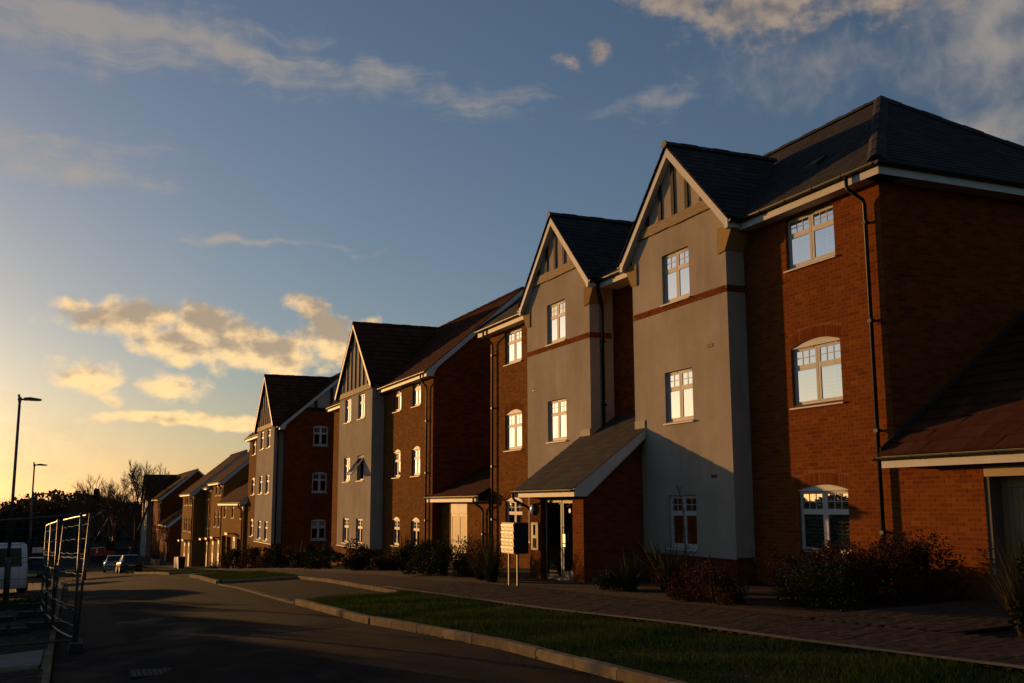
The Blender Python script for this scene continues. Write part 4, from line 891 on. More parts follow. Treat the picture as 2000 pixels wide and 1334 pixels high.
    b = MB(); b.prism([(XG-.06, yc-hb, bz), (XG-.06, yc+hb, bz), (XG-.06, yc+hb, bz+.25), (XG-.06, yc-hb, bz+.25)], (.07, 0, 0)); b.build('beam', 'timber_beam', B)
    for o in (-2.25, -1.5, -.75, 0, .75, 1.5, 2.25):
        zt_ = zt-.08-abs(o)*.945
        b = MB(); b.box(XG-.06, XG+.01, yc+o-.05, yc+o+.05, bz+.25, zt_); b.build('timber_post', 'timber_beam', B)
    # pipes
    if opened: downpipe(B, [(x0-.03, ye+.45, z0-.05), (x0-.03, ye+.45, z0-.25), (XW-.1, ye+.55, z0-.55), (XW-.08, ye+.55, z0-.65), (XW-.08, ye+.55, base+.3)], [(XW-.08, ye+.55, z) for z in (3.2, 1.2, -.6)], wallx=XW-.005)
    if pipe_ret: downpipe(B, [(XG+.15, ga-.2, ze-.25), (XG+.2, ga-.12, ze-.6), (XG+.22, ga-.08, ze-.8), (XG+.22, ga-.08, base+.4)], [], .045)
    return B
block_tiled('second apartment block in the row, brown tiled roof, with one upper gable window standing open', 12.6, 12.05, 37.56, 54, 44.4, 50.5, [(39.67, 1.1), (42.34, 1.1)], [(46.26, 1.16), (48.78, 1.16)], (3.94, 1.14, -1.68), (3.92, 1.1, -1.76), 0., -3.4, [], [], False)
block_tiled('third apartment block, half timbered gable end with three windows facing the camera', 11.5, 11.0, 61.9, 75.2, 62.65, 68.9, [], [(64.5, 1.2), (66.95, 1.2)], (3.45, .7, -2.1), (3.5, .7, -2.12), -.43, -5., [(13.2, 14.1, 3.52), (13.2, 14.1, .74), (13.2, 14.1, -2.05)], [(73.1, 1.2)], True)

# ------------------------------------------------------------------ terraced houses further down
def canopy_door(H, X, y, zb, flat=True):
    d = MB(); d.box(X-.03, X+.03, y-.5, y-.42, zb, zb+2.2); d.box(X-.03, X+.03, y+.42, y+.5, zb, zb+2.2); d.box(X-.03, X+.03, y-.42, y+.42, zb+2.08, zb+2.2); d.box(X-.02, X+.02, y-.42, y+.42, zb, zb+2.08); o = d.build('door', 'white_upvc', H)
    p = MB(); p.box(X-.025, X-.021, y-.2, y+.2, zb+1.2, zb+1.9); p.build('pane', 'glass_dark', o)
    c = MB(); c.box(X-.62, X-.002, y-.7, y+.7, zb+2.42, zb+2.5); o = c.build('canopy', 'roof_deck', H)
    c = MB(); c.box(X-.64, X-.622, y-.72, y+.72, zb+2.36, zb+2.52); c.build('canopy_fascia', 'white_upvc', o)
def terrace(label, X, y0, y1, eave, ridge, rows, doors, m=.82, cat='house', wallm='brick_wall_ochre', gar=()):
    zb = min(zg(X, y0), zg(X, y1)); H = thing('terraced_house', (X, y0, zb), label, cat, 'terraced houses down the street'); zc = .5*(zg(X, y0)+zg(X, y1))+.05
    hs_ = [hole(y-.48, y+.48, z, z+h) for ys_, z, h in rows for y in ys_] + [hole(a, c, zb-.4, zc+2.25, depth=.6) for a, c in gar]
    wall(mapx(X), y0, y1, zb-.5, eave, hs_).build('wall', wallm, H)
    for ys_, z, h in rows:
        for y in ys_: window(H, 'x', X, y, z, .96, h, 'pair', 0)
    for a, c in gar: b = MB(); b.box(X+.55, X+.6, a, c, zb-.4, zc+2.25); b.build('garage_door', 'paint_dark', H)
    rx = X+(ridge-eave)/m; Xb = 2*rx-X; tri = [(X, eave), (Xb, eave), (rx, ridge-.08)]
    for y in (y0, y1): wall(mapy(y), X, Xb, zb-.5, eave, [], tri=tri).build('end_wall', wallm, H)
    x0 = X-.35; z0 = eave-.35*m+.16; sl = math.hypot(1, m); a = rx-x0; S = a*sl
    roof(H, (x0, 0, z0), (0, 1, 0), (1, 0, m), [[(y0-.15, 0), (y1+.15, 0), (y1+.15, S), (y0-.15, S)]], .345, .3, .035, 'tile_brown', 0, 'roof_tile')
    roof(H, (2*rx-x0, 0, z0), (0, 1, 0), (-1, 0, m), [[(y0-.15, 0), (y1+.15, 0), (y1+.15, S), (y0-.15, S)]], .345, .3, .03, 'tile_brown', 0, 'roof_tile', False)
    ridge_tiles(H, (rx, y0-.15, z0+a*m+.05), (rx, y1+.15, z0+a*m+.05), 'ridge_tiles', 'tile_brown')
    for sx in (1, -1):
        P = lambda d_: rx+sx*(d_-a)
        b = MB(); b.prism([(P(0), y0-.17, z0-.02), (P(0), y0-.17, z0-.2), (P(.3), y0-.17, z0-.2), (P(a), y0-.17, z0+a*m-.22), (P(a), y0-.17, z0+a*m-.02)], (0, .03, 0)); b.build('barge_board', 'white_upvc', H)
    b = MB(); b.box(x0+.02, x0+.05, y0-.13, y1+.13, z0-.2, z0-.02); b.build('fascia', 'white_upvc', H); gutter(H, (x0-.04, y0-.15, z0-.03), (x0-.04, y1+.15, z0-.03))
    downpipe(H, [(x0-.04, y0+.35, z0-.05), (x0, y0+.35, z0-.3), (X-.08, y0+.35, z0-.6), (X-.08, y0+.35, zb)], [], .05)
    for y in doors: canopy_door(H, X, y, zg(X, y)+.08)
    return H
terrace('low two storey house with garage openings joined to the third block', 11.3, 75.4, 87.2, .30, 3.3, [((76.6, 80.9, 85.2), -.95, 1.15)], (79.6,), gar=((76.0, 78.4), (81.4, 83.6), (84.2, 86.6)))
terrace('ochre brick three storey terraced house with the taller roof, beyond the low house', 11.6, 88.9, 96.9, 2.05, 5.3, [((91.0, 93.4), .82, 1.2), ((91.2, 93.6), -1.85, 1.3)], (90.6, 94.4))
terrace('narrow three storey terraced house stepping down between two taller neighbours', 11.6, 96.95, 101.5, 1.72, 5.0, [((97.9, 100.1), .5, 1.2), ((97.9, 100.1), -2.1, 1.3)], (98.8,))
terrace('three storey ochre terraced house standing forward of its neighbours', 10.6, 101.6, 112, 1.2, 5.0, [((103.2, 104.9, 107.6, 109.3), .02, 1.2), ((103.2, 104.9, 107.6, 109.3), -2.5, 1.3)], (104.2, 108.2))
terrace('low two storey annexe beside the furthest gabled house', 11.0, 131, 144.9, -2.3, 1.2, [((133, 137, 141), -3.6, 1.1)], (135,), wallm='brick_wall')
EH = terrace('furthest brick house with large dark gable end, at the end of the row', 11.0, 145, 173, .95, 4.6, [((147, 150), -.5, 1.1), ((147, 150), -3.2, 1.1)], (), wallm='brick_wall')
b = MB(); b.box(10.3, 11.02, 161, 173, -8, .9); b.poly([(10.3, 161, .9), (10.3, 173, .9), (10.3, 167, 4.5)]); b.build('rendered_gable', 'render', EH)
for y in (164.5, 169.5):
    for z in (-.9, -3.6, -6.2): window(EH, 'x', 10.2, y, z, 1.4, 1.2, 'pair', 0)
for s in (-1, 1): roof(EH, (10.0, 167+s*6.3, .65), (1, 0, 0), (0, -s, .63), [[(0, 0), (1.2, 0), (5, 7.45), (0, 7.45)]], .345, .3, .03, 'tile_brown', 0, 'roof_tile')

# ------------------------------------------------------------------ plants
def leaf_cloud(c, r, n, size, flat=0.6, lo=0.):
    """n random quads in a lumpy ellipsoid; c centre at ground, r=(rx,ry,height)"""
    k = max(6, n//220); cc = RNG.normal(0, .42, (k, 3)); cc[:, 2] = np.abs(RNG.random(k))*.85+.1; cr = .22+.2*RNG.random(k)
    i = RNG.integers(0, k, n); d = RNG.normal(0, 1, (n, 3)); d /= np.linalg.norm(d, axis=1)[:, None]; p = cc[i]+d*(cr[i]*RNG.random(n)**.4)[:, None]
    p[:, 2] = np.clip(p[:, 2], .02, 1.25); p = np.array(c)+p*np.array(r); return p
def quads(p, size, up=.5):
    n = len(p); t = RNG.normal(0, 1, (n, 3)); t[:, 2] = np.abs(t[:, 2])*up+.2; t /= np.linalg.norm(t, axis=1)[:, None]; q = np.cross(t, RNG.normal(0, 1, (n, 3))); q /= np.linalg.norm(q, axis=1)[:, None]
    s = size*(.6+.8*RNG.random(n))[:, None]; w = s*.35
    v = np.empty((n, 4, 3)); v[:, 0] = p; v[:, 1] = p+t*s*.5+q*w; v[:, 2] = p+t*s; v[:, 3] = p+t*s*.5-q*w; return v.reshape(-1, 3)
def stems(root, tops, r=.006, m='twig'):
    b = MB(); c = ORG[root.name]
    for tp in tops:
        tp = np.array(tp); mid = (c+tp)/2+RNG.normal(0, .05, 3); b0 = c+np.array((RNG.normal(0, .06), RNG.normal(0, .06), -.02)); b.tube([b0, mid, tp], [r*1.6, r, r*.5], 4, False)
    b.build('stems', m, root)
def shrub(name, x, y, r, label, cat='shrub', m='leaf_red', n=2600, size=.06, group='shrubs planted along the blocks', off=.06):
    z = zg(x, y)+off; o = thing(name, (x, y, z), label, cat, group); p = leaf_cloud((x, y, z), r, n, size)
    stuff(soup('foliage', quads(p, size), 4, m, o)); hi = p[np.argsort(-p[:, 2])[:400]]; stems(o, hi[RNG.integers(0, len(hi), 34)]+np.array((0, 0, .04)))
    return o
def blades(name, x, y, h, spread, n, w, label, m='leaf_phormium', cat='plant', group='spiky plants along the blocks', droop=.5, off=.06):
    z = zg(x, y)+off; o = thing(name, (x, y, z), label, cat, group); v = []
    for i in range(n):
        a = random.random()*6.283; d = np.array((math.cos(a), math.sin(a), 0)); s = np.array((-d[1], d[0], 0)); L = h*(.55+.6*random.random()); sp = spread*(.1+random.random()); ww = w*(.7+.6*random.random())
        b0 = np.array((x, y, z))+d*.12*random.random()+s*random.gauss(0, .05); k = 5; dr = droop*random.random()**2
        pts = [b0+d*sp*(j/k)**1.3+np.array((0, 0, L*(j/k-dr*(j/k)**3))) for j in range(k+1)]; wd = [ww*(1-(j/k)**2.2)+.001 for j in range(k+1)]
        for j in range(k): v += [pts[j]-s*wd[j], pts[j]+s*wd[j], pts[j+1]+s*wd[j+1], pts[j+1]-s*wd[j+1]]
    stuff(soup('leaves', np.array(v), 4, m, o)); return o
shrub('shrub', 11.9, 14.9, (.75, .9, .7), 'reddish shrub in front of the ground floor window of the nearest block', n=8500, size=.04)
shrub('shrub', 11.7, 13.5, (.85, .8, .8), 'tall reddish shrub at the foot of the long black downpipe', n=9000, size=.04)
shrub('shrub', 12.0, 12.6, (.75, .55, .85), 'bushy dark red shrub against the garage wall next to its door', n=8500, size=.04)
shrub('shrub', 10.7, 13.1, (.8, .8, .6), 'dark shrub at the front corner of the near bed by the forecourt', n=8000, size=.04, m='leaf_green')
shrub('shrub', 10.0, 14.9, (.5, .75, .55), 'low russet shrub at the path edge right of the rendered gable', n=4200, size=.038)
shrub('shrub', 10.2, 16.1, (.55, .7, .6), 'russet low shrub in front of the brick plinth of the nearest gable', n=4200, size=.038)
blades('spiky_plant', 10.7, 17.6, 1.0, .75, 90, .02, 'large spiky sword leaved plant under the nearest gable window')
blades('spiky_plant', 10.4, 18.6, .8, .6, 70, .018, 'smaller sword leaved plant between the porch and the large spiky one')
shrub('shrub', 10.2, 19.2, (.5, .7, .3), 'low dark ground shrub beside the porch side wall', n=2200, size=.04, m='leaf_green')
# bare sapling against the gable
o = thing('sapling', (11.9, 18.75, zg(11.9, 18.75)+.06), 'bare thin curved sapling in front of the nearest gable window', 'sapling'); b = MB(); z = ORG[o.name][2]
pt = lambda t: (11.9, 18.75+.12*math.sin(t*2.2)-.0+.38*max(0, t-.72)**1.3*4, z+2.15*t-.35*max(0, t-.75)**2*4)
b.tube([pt(i/14) for i in range(15)], [.024-.0013*i for i in range(15)], 5, False); b.build('stem', 'twig', o)
b = MB()
for i in range(16):
    t = .25+.7*random.random(); p = Vector(pt(t)); q = p+Vector((random.gauss(0, .1), random.choice((-1, 1))*.05+random.gauss(0, .12), .06+.12*random.random())); b.tube([p, (p+q)/2+Vector((0, 0, -.01)), q], [.008, .006, .004], 4, False)
stuff(b.build('twigs', 'twig', o))
for i, (x, y, h, sp, lb) in enumerate(((9.7, 24.2, 1.1, .8, 'tall grassy clump just behind the letterbox stand'), (9.9, 25.4, 1.15, .9, 'arching grass clump beside the porch with dry blades'), (10.4, 26.4, 1.2, .8, 'grass clump with long thin shoots against the second gable'))):
    blades('grass_clump', x, y, h, sp, 170, .009, lb, 'leaf_straw' if i else 'leaf_phormium', 'plant', 'grass clumps by the porch', .7)
for i, y in enumerate((27.6, 28.7, 29.8, 30.9, 32.0)):
    shrub('hedge_shrub', 10.0, y, (.8, .75, .85), ['first', 'second', 'third', 'fourth', 'fifth'][i]+' dark green hedge shrub from the porch, before the pale doors', m='leaf_green', n=2600, size=.055, group='low hedge shrubs')
for i, (x, y, h, lb) in enumerate(((10.6, 36.5, .7, 'dark shrub near the right corner of the second block'), (10.2, 38.6, .6, 'low shrub under the ground floor window of the second block'), (10.5, 41.5, .9, 'bushy shrub between the second block windows and gable'), (9.8, 44.2, .8, 'shrub at the right foot of the second block gable'), (10.2, 49.2, .8, 'shrub at the left foot of the second block gable'), (9.9, 53, 1.0, 'dark shrub filling the gap between second and third blocks'), (9.8, 57, 1.0, 'big dark shrub before the third block end wall'), (9.6, 60, .9, 'shrub at the near corner of the third block'), (9.6, 64, 1.3, 'rounded bush under the third block gable'), (9.6, 67.5, 1.4, 'tallest bush under the third block gable, far side'), (9.7, 71.5, 1.0, 'bush at the far end of the third block'))):
    shrub('shrub', x, y, (.9, 1.3, h), lb, m='leaf_green' if i % 2 else 'leaf_red', n=2000, size=.09)
for i, (x, y, lb) in enumerate(((10.4, 45.6, 'spiky plant with long leaves right under the second gable'), (10.3, 47.6, 'spiky plant with long leaves left under the second gable'), (10.6, 34.6, 'upright spiky plant beside the low link doors'), (10.2, 51.2, 'spiky plant left of the second block gable'))): blades('spiky_plant', x, y, 1.3, .9, 60, .022, lb)
blades('grass_clump', 10.6, 9.15, 1.15, .45, 200, .006, 'tall dry grass clump in front of the garage door at the right edge', 'leaf_straw', 'plant', 'grass clumps by the garage', .5)
blades('grass_clump', 10.1, 8.8, 1.1, .6, 240, .006, 'lower dry grass clump at the far right edge by the path', 'leaf_straw', 'plant', 'grass clumps by the garage', .6)
shrub('shrub', 10.3, 8.7, (.5, .5, .8), 'scrubby shrub among the dry grass at the right edge', n=2200, m='leaf_green')

# ------------------------------------------------------------------ letterboxes
x, y0, y1 = 9.32, 21.98, 22.72; zb, zt = -1.12, -.42; g0 = zg(9.4, 22.3)+.1
o = thing('letterbox_stand', (9.5, 22.35, g0), 'bank of metal letterboxes on two posts beside the entrance porch', 'letterboxes')
b = MB(); b.box(x+.02, x+.38, y0, y1, zb, zt); b.build('case', 'black_plastic', o)
me = MB(); me.box(-.012, 0, -.12, .12, -.07, .025); me = me.mesh(); mf = MB(); mf.prism([(-.012, -.119, .027), (-.026, -.119, .03), (-.022, -.119, .072), (0, -.119, .075), (0, -.119, .027)], (0, .238, 0)); mf = mf.mesh()
ml = MB(); ml.tube([(-.012, .0, -.005), (-.02, .0, -.005)], .011, 8); ml = ml.mesh(); mn = MB(); mn.box(-.0135, -.0119, -.07, .07, -.055, -.03); mn = mn.mesh()
for r in range(4):
    for c in range(3):
        q = (x+.02, y0+.124+c*.246, zb+.088+r*.168); f = inst(me, 'letterbox_door', o, q, 'box_grey'); inst(mf, 'flap', f, q, 'flap_metal'); inst(ml, 'lock', f, q, 'flap_metal'); inst(mn, 'name_plate', f, q, 'sign_white')
for y in (22.1, 22.6): b = MB(); b.box(x+.14, x+.18, y-.02, y+.02, g0-.1, zb); b.build('post', 'steel_galv', o)

# ------------------------------------------------------------------ lamp posts
for i, (x, y, lb) in enumerate(((-1.66, 35.5, 'nearest and tallest looking street lamp, beside the white van'), (-1.87, 59.4, 'second street lamp down the street from the camera'), (-2.8, 89, 'third street lamp down the street, part hidden by the second'), (-3.5, 115.5, 'most distant street lamp, just above the fence'))):
    z = zg(x, y); o = thing('street_lamp', (x, y, z), lb, 'street lamp', 'street lamps on the left of the road')
    b = MB(); b.tube([(x, y, z-.2), (x, y, z+1.25), (x, y, z+1.4)], [.085, .085, .055], 12); b.build('base', 'lamp_metal', o, smooth=True)
    b = MB(); b.tube([(x, y, z+1.35), (x, y, z+6.2)], [.052, .04], 10); b.build('pole', 'lamp_metal', o, smooth=True)
    b = MB(); b.tube([(x, y, z+6.15), (x, y, z+6.3)], .05, 10); b.box(x-.06, x+.22, y-.045, y+.045, z+6.2, z+6.26); b.build('bracket', 'lamp_metal', o)
    b = MB(); b.prism([(x+.12, y-.12, z+6.2), (x+.12, y-.12, z+6.28), (x+.3, y-.12, z+6.3), (x+.62, y-.12, z+6.25), (x+.62, y-.12, z+6.21)], (0, .24, 0)); h = b.build('lamp_head', 'lamp_metal', o)
    b = MB(); b.box(x+.28, x+.58, y-.09, y+.09, z+6.195, z+6.205); b.build('lens', 'lens', h)
    b = MB(); b.tube([(x-.03, y, z+6.3), (x-.03, y, z+6.38)], .035, 8); b.build('photocell', 'black_plastic', h)

# ------------------------------------------------------------------ temporary mesh fence
def heras(p, q, label, group, off=.1, fold=.0, lean=0., wires=True, dens=.12):
    p = np.array(p, float); q = np.array(q, float); z0 = zg(*p)+off; z1 = zg(*q)+off; o = thing('mesh_fence', (p[0], p[1], z0), label, 'fence', group)
    d = Vector((q[0]-p[0], q[1]-p[1], 0)); n = Vector((-d.y, d.x, 0)).normalized(); P = lambda t, h, f=0.: Vector((p[0], p[1], z0))+d*t+Vector((0, 0, (z1-z0)*t+h))+n*(f-lean*h)
    bow = lambda t, h: fold*math.sin(math.pi*t)*(1 if h < 1.9 else .6)
    for t in (0.012, .988): b = MB(); b.tube([P(t, 0), P(t, 2.0)], .021, 8); b.build('post', 'steel_galv', o, smooth=True)
    for h in (.06, 1.98): b = MB(); b.tube([P(.012+.976*i/8, h, bow(i/8, h)) for i in range(9)], .019, 8); b.build('rail', 'steel_galv', o, smooth=True)
    if wires:
        b = MB(); L = d.length; hs_ = (.25, .48, .55, .8, 1.05, 1.3, 1.37, 1.6, 1.83)
        for h in hs_: b.tube([P(.012+.976*i/10, h+.012*math.sin(i*2.1+h*7), bow(i/10, h)+(.03 if h in (.55, 1.37) else 0)) for i in range(11)], .0042, 4, False)
        for i in range(1, int(L/dens)):
            t = i*dens/L; b.tube([P(t, .06, bow(t, 0)), P(t, .5, bow(t, 0)), P(t, .55, bow(t, 0)+.035), P(t, .6, bow(t, 0)), P(t, 1.32, bow(t, 0)), P(t, 1.37, bow(t, 0)+.035), P(t, 1.42, bow(t, 0)), P(t, 1.98, bow(t, 2))], .0022, 3, False)
        b.build('mesh_wires', 'steel_galv', o)
    return o
def foot(x, y, rot, label):
    z = zg(x, y)+(.1 if x < -.2 else 0); o = thing('ballast_block', (x, y, z), label, 'fence foot', 'black fence feet', rot); b = MB(); L, w, h = .36, .12, .14
    pr = [(-L, -w, 0), (L, -w, 0), (L, w, 0), (-L, w, 0), (-L+.04, -w+.03, h), (L-.04, -w+.03, h), (L-.04, w-.03, h), (-L+.04, w-.03, h)]
    b.raw([(x+a, y+c, z+e) for a, c, e in pr], [(0, 3, 2, 1), (4, 5, 6, 7), (0, 1, 5, 4), (1, 2, 6, 5), (2, 3, 7, 6), (3, 0, 4, 7)]); b.build('block', 'rubber', o)
    b = MB(); b.tube([(x+.0, y, z+h-.01), (x, y, z+h+.06)], .03, 8); b.build('socket', 'rubber', o)
Fg = 'temporary mesh fence panels in the foreground'
heras((.2, 17.9), (-.2, 21.4), 'buckled mesh fence panel seen edge on at the road side', Fg, fold=.045, lean=.05)
heras((.2, 17.85), (-3.04, 19.2), 'mesh fence panel running left out of the picture in front of the van', Fg, fold=.02)
heras((-.2, 21.45), (-.37, 24.95), 'second mesh fence panel along the kerb behind the buckled one', Fg, fold=-.05)
heras((-.37, 25.0), (-.53, 28.5), 'furthest of the kerbside mesh fence panels', Fg, fold=.03)
for i, (x, y, r, lb) in enumerate(((.2, 17.8, 1.57, 'black fence foot on the road under the buckled panel'), (-.3, 21.4, 0, 'black fence foot where the first two kerbside panels meet'), (-.9, 20.9, .1, 'long black fence foot lying on the block paving'), (-.58, 24.98, 0, 'black fence foot where the second and third kerbside panels meet'), (-.74, 28.5, 0, 'furthest black fence foot by the kerb'), (-1.3, 24.6, .15, 'spare black fence foot lying on the paving'))): foot(x, y, r, lb)
for i in range(5):
    x = -4+i*3.5; heras((x, 127), (x+3.45, 127), ['leftmost', 'second from left', 'middle', 'second from right', 'rightmost'][i]+' panel of the distant mesh fence across the end of the street', 'distant mesh fence panels', wires=True, dens=.35)

# ------------------------------------------------------------------ vehicles
def loft(stations):
    """stations: list of (y, [(x,z)...]) half sections, mirrored in x"""
    v = []; f = []; n = None
    for y, sec in stations:
        ring = [(x, y, z) for x, z in sec] + [(-x, y, z) for x, z in sec[::-1]]; n = len(ring); v += ring
    for i in range(len(stations)-1):
        for j in range(n): f.append((i*n+j, i*n+(j+1) % n, (i+1)*n+(j+1) % n, (i+1)*n+j))
    f += [tuple(range(n))[::-1], tuple(range((len(stations)-1)*n, len(stations)*n))]; return v, f
def vehicle(name, x, y, rot, label, cat, paint, van=False):
    z = zg(x, y); o = thing(name, (x, y, z), label, cat, 'parked vehicles'); o.rotation_euler = (math.atan2(zg(x, y+1)-zg(x, y-1), 2), 0, rot)
    at = ORG[o.name]; L, Wd, H = (4.9, .97, 1.95) if van else (4.3, .88, 1.45)
    def part(nm, vf, m, sm=False, par=o): b = MB(); b.raw([tuple(np.array(p)+at) for p in vf[0]], vf[1]); return b.build(nm, m, par, smooth=sm)
    if van:
        st = [(-2.4, .9, .35, .95, .82, 1.88), (-2.3, .96, .3, 1.0, .88, 1.94), (0, .97, .28, 1.0, .9, 1.95), (1.1, .97, .28, 1.0, .88, 1.92)]
        body = [(y_, [(0.01, zl), (w, zl), (w, zm), (wt, zt-.08), (wt-.1, zt), (.01, zt)]) for y_, w, zl, zm, wt, zt in st] + [(1.75, [(.01, .28), (.95, .28), (.95, 1.0), (.86, 1.1), (.8, 1.12), (.01, 1.14)]), (2.4, [(.01, .3), (.88, .3), (.88, .75), (.8, .85), (.7, .88), (.01, .9)])]
        part('body', loft(body), paint, True)
        part('rear_window', ([(-.76, -2.412, 1.08), (.76, -2.412, 1.08), (.70, -2.402, 1.74), (-.70, -2.402, 1.74)], [(0, 1, 2, 3)]), 'car_glass'); part('rear_panel', ([(-.82, -2.406, 1.0), (.82, -2.406, 1.0), (.76, -2.398, 1.82), (-.76, -2.398, 1.82)], [(0, 1, 2, 3)]), paint)
        for s in (-1, 1):
            part('side_window', ([(s*.962, -.9+.0, 1.05), (s*.962, 1.0, 1.05), (s*.9, .9, 1.72), (s*.9, -.9, 1.76)], [(0, 1, 2, 3)]), 'car_glass')
            b = MB(); b.raw([tuple(np.array(p)+at) for p in [(s*1.0, .95, 1.05), (s*1.22, .95, 1.05), (s*1.22, 1.1, 1.05), (s*1.0, 1.1, 1.05), (s*1.0, .95, 1.28), (s*1.22, .95, 1.28), (s*1.22, 1.1, 1.28), (s*1.0, 1.1, 1.28)]], [(0, 3, 2, 1), (4, 5, 6, 7), (0, 1, 5, 4), (1, 2, 6, 5), (2, 3, 7, 6), (3, 0, 4, 7)]); b.build('mirror', 'black_plastic', o)
        wz, wr, wy = .33, .33, (-1.5, 1.55)
    else:
        lo = [(-2.15, .70, .42, .78), (-2.08, .80, .3, .92), (-1.6, .87, .24, .98), (-.6, .88, .22, .95), (.6, .88, .22, .93), (1.4, .87, .24, .86), (1.95, .80, .28, .74), (2.15, .62, .34, .62)]
        part('body', loft([(y_, [(.01, zl), (w*.92, zl), (w, zl+.15), (w, zt-.14), (w*.95, zt), (.01, zt+.03)]) for y_, w, zl, zt in lo]), paint, True)
        cab = [(-1.95, .66, .93, .955), (-1.25, .60, .95, 1.36), (-.7, .60, .95, 1.44), (.1, .60, .94, 1.45), (.45, .58, .93, 1.38), (1.2, .64, .88, .90)]
        part('glasshouse', loft([(y_, [(.01, zl), (.80, zl), (w, zt-.03), (w-.08, zt), (.01, zt+.01)]) for y_, w, zl, zt in cab]), 'car_glass', False)
        part('roof_panel', loft([(y_, [(.01, zt), (.53, zt-.0), (.6, zt-.05), (.6, zt-.02), (.53, zt+.022), (.01, zt+.035)]) for y_, zt in ((-1.3, 1.355), (-.7, 1.435), (.1, 1.445), (.48, 1.38))]), paint, True)
        for s in (-1, 1):
            for ya, yb, za, zb_ in ((-1.95, -1.27, .96, 1.36), (.47, 1.2, 1.36, .9)):
                part('pillar', ([(s*.68, ya, za), (s*.74, ya+.12, za), (s*.62, yb+.1, zb_), (s*.55, yb, zb_+.005)], [(0, 1, 2, 3)]), paint)
            part('tail_light', ([(s*.56, -2.13, .72), (s*.80, -2.05, .72), (s*.80, -2.05, .88), (s*.56, -2.12, .88)], [(0, 1, 2, 3)]), 'tail_red')
            b = MB(); b.raw([tuple(np.array(p)+at) for p in [(s*.86, .45, .92), (s*1.04, .45, .94), (s*1.04, .55, .94), (s*.86, .6, .92), (s*.86, .45, 1.06), (s*1.04, .45, 1.06), (s*1.04, .55, 1.06), (s*.86, .6, 1.06)]], [(0, 3, 2, 1), (4, 5, 6, 7), (0, 1, 5, 4), (1, 2, 6, 5), (2, 3, 7, 6), (3, 0, 4, 7)]); b.build('mirror', paint, o)
        part('number_plate', ([(-.26, -2.165, .56), (.26, -2.165, .56), (.26, -2.165, .67), (-.26, -2.165, .67)], [(0, 1, 2, 3)]), 'plate_yellow'); part('bumper', loft([(-2.2, [(.01, .3), (.7, .3), (.7, .46), (.01, .46)]), (-2.0, [(.01, .28), (.84, .28), (.84, .48), (.01, .48)])]), paint)
        wz, wr, wy = .31, .31, (-1.35, 1.3)
    for s in (-1, 1):
        for w_ in wy:
            b = MB(); b.tube([tuple(at+np.array((s*(Wd-.2), w_, wz))), tuple(at+np.array((s*(Wd+.005), w_, wz)))], wr, 20); t_ = b.build('wheel', 'rubber', o); b = MB(); b.tube([tuple(at+np.array((s*(Wd-.02), w_, wz))), tuple(at+np.array((s*(Wd+.012), w_, wz)))], wr*.62, 14); b.build('rim', 'alu', t_)
vehicle('van', -2.45, 44.4, .08, 'white van with wide dark rear window parked at the left edge', 'van', 'paint_white', True)
vehicle('parked_car', 4.75, 93, .05, 'dark saloon parked at the kerb, the nearer and right hand of two', 'car', 'paint_dark')
vehicle('parked_car', 3.9, 101, -.03, 'silver grey car parked in front of the dark saloon', 'car', 'paint_silver')
vehicle('parked_car', .2, 70, .0, 'dark car standing in the road behind the buckled fence panel', 'car', 'paint_dark')
vehicle('parked_car', -1.6, 58, .0, 'dark car parked at the left kerb beyond the white van', 'car', 'paint_dark')
# ------------------------------------------------------------------ things by the terraces
def picket(x, y0, y1, label):
    z = zg(x, (y0+y1)/2)+.05; o = thing('picket_fence', (x, y0, z), label, 'fence'); y = y0; me = MB(); me.prism([(-.015, -.045, 0), (-.015, .045, 0), (-.015, .045, .92), (-.015, 0, 1.0), (-.015, -.045, .92)], (.03, 0, 0)); me = me.mesh()
    while y < y1: inst(me, 'picket', o, (x, y, zg(x, y)+.05), 'white_upvc'); y += .16
    for h in (.25, .75): b = MB(); b.bar((x+.03, y0-.05, zg(x, y0)+h), (x+.03, y1, zg(x, y1)+h), .03, .08); b.build('rail', 'white_upvc', o)
picket(9.2, 96.2, 103, 'white picket fence in front of the forward standing terraced house')
for i, (x, y) in enumerate(((9.0, 121), (9.0, 123.4), (9.0, 125.8))):
    z = zg(x, y)+.05; o = thing('planter', (x, y, z), ['nearest', 'middle', 'furthest'][i]+' pale box planter by the path before the annexe', 'planter', 'pale box planters'); b = MB(); b.prism([(x-.25, y-.6, z), (x+.25, y-.6, z), (x+.3, y-.6, z+.6), (x-.3, y-.6, z+.6)], (0, 1.2, 0)); b.build('box', 'timber_beam', o)
    stuff(soup('foliage', quads(leaf_cloud((x, y, z+.55), (.3, .6, .5), 300, .1), .1), 4, 'leaf_green', o))
o = thing('wheelie_bin', (9.0, 94.2, zg(9, 94.2)+.05), 'black wheelie bin standing beside the picket fence', 'bin'); z = ORG[o.name][2]
b = MB(); b.prism([(8.75, 93.95, z+.05), (9.25, 93.95, z+.05), (9.3, 93.9, z+1.0), (8.7, 93.9, z+1.0)], (0, .55, 0)); b.build('body', 'black_plastic', o); b = MB(); b.box(8.68, 9.32, 93.88, 94.5, z+1.0, z+1.06); b.build('lid', 'black_plastic', o)
for s in (8.78, 9.22): b = MB(); b.tube([(s-.03, 94.45, z+.1), (s+.03, 94.45, z+.1)], .1, 12); b.build('wheel', 'rubber', o)
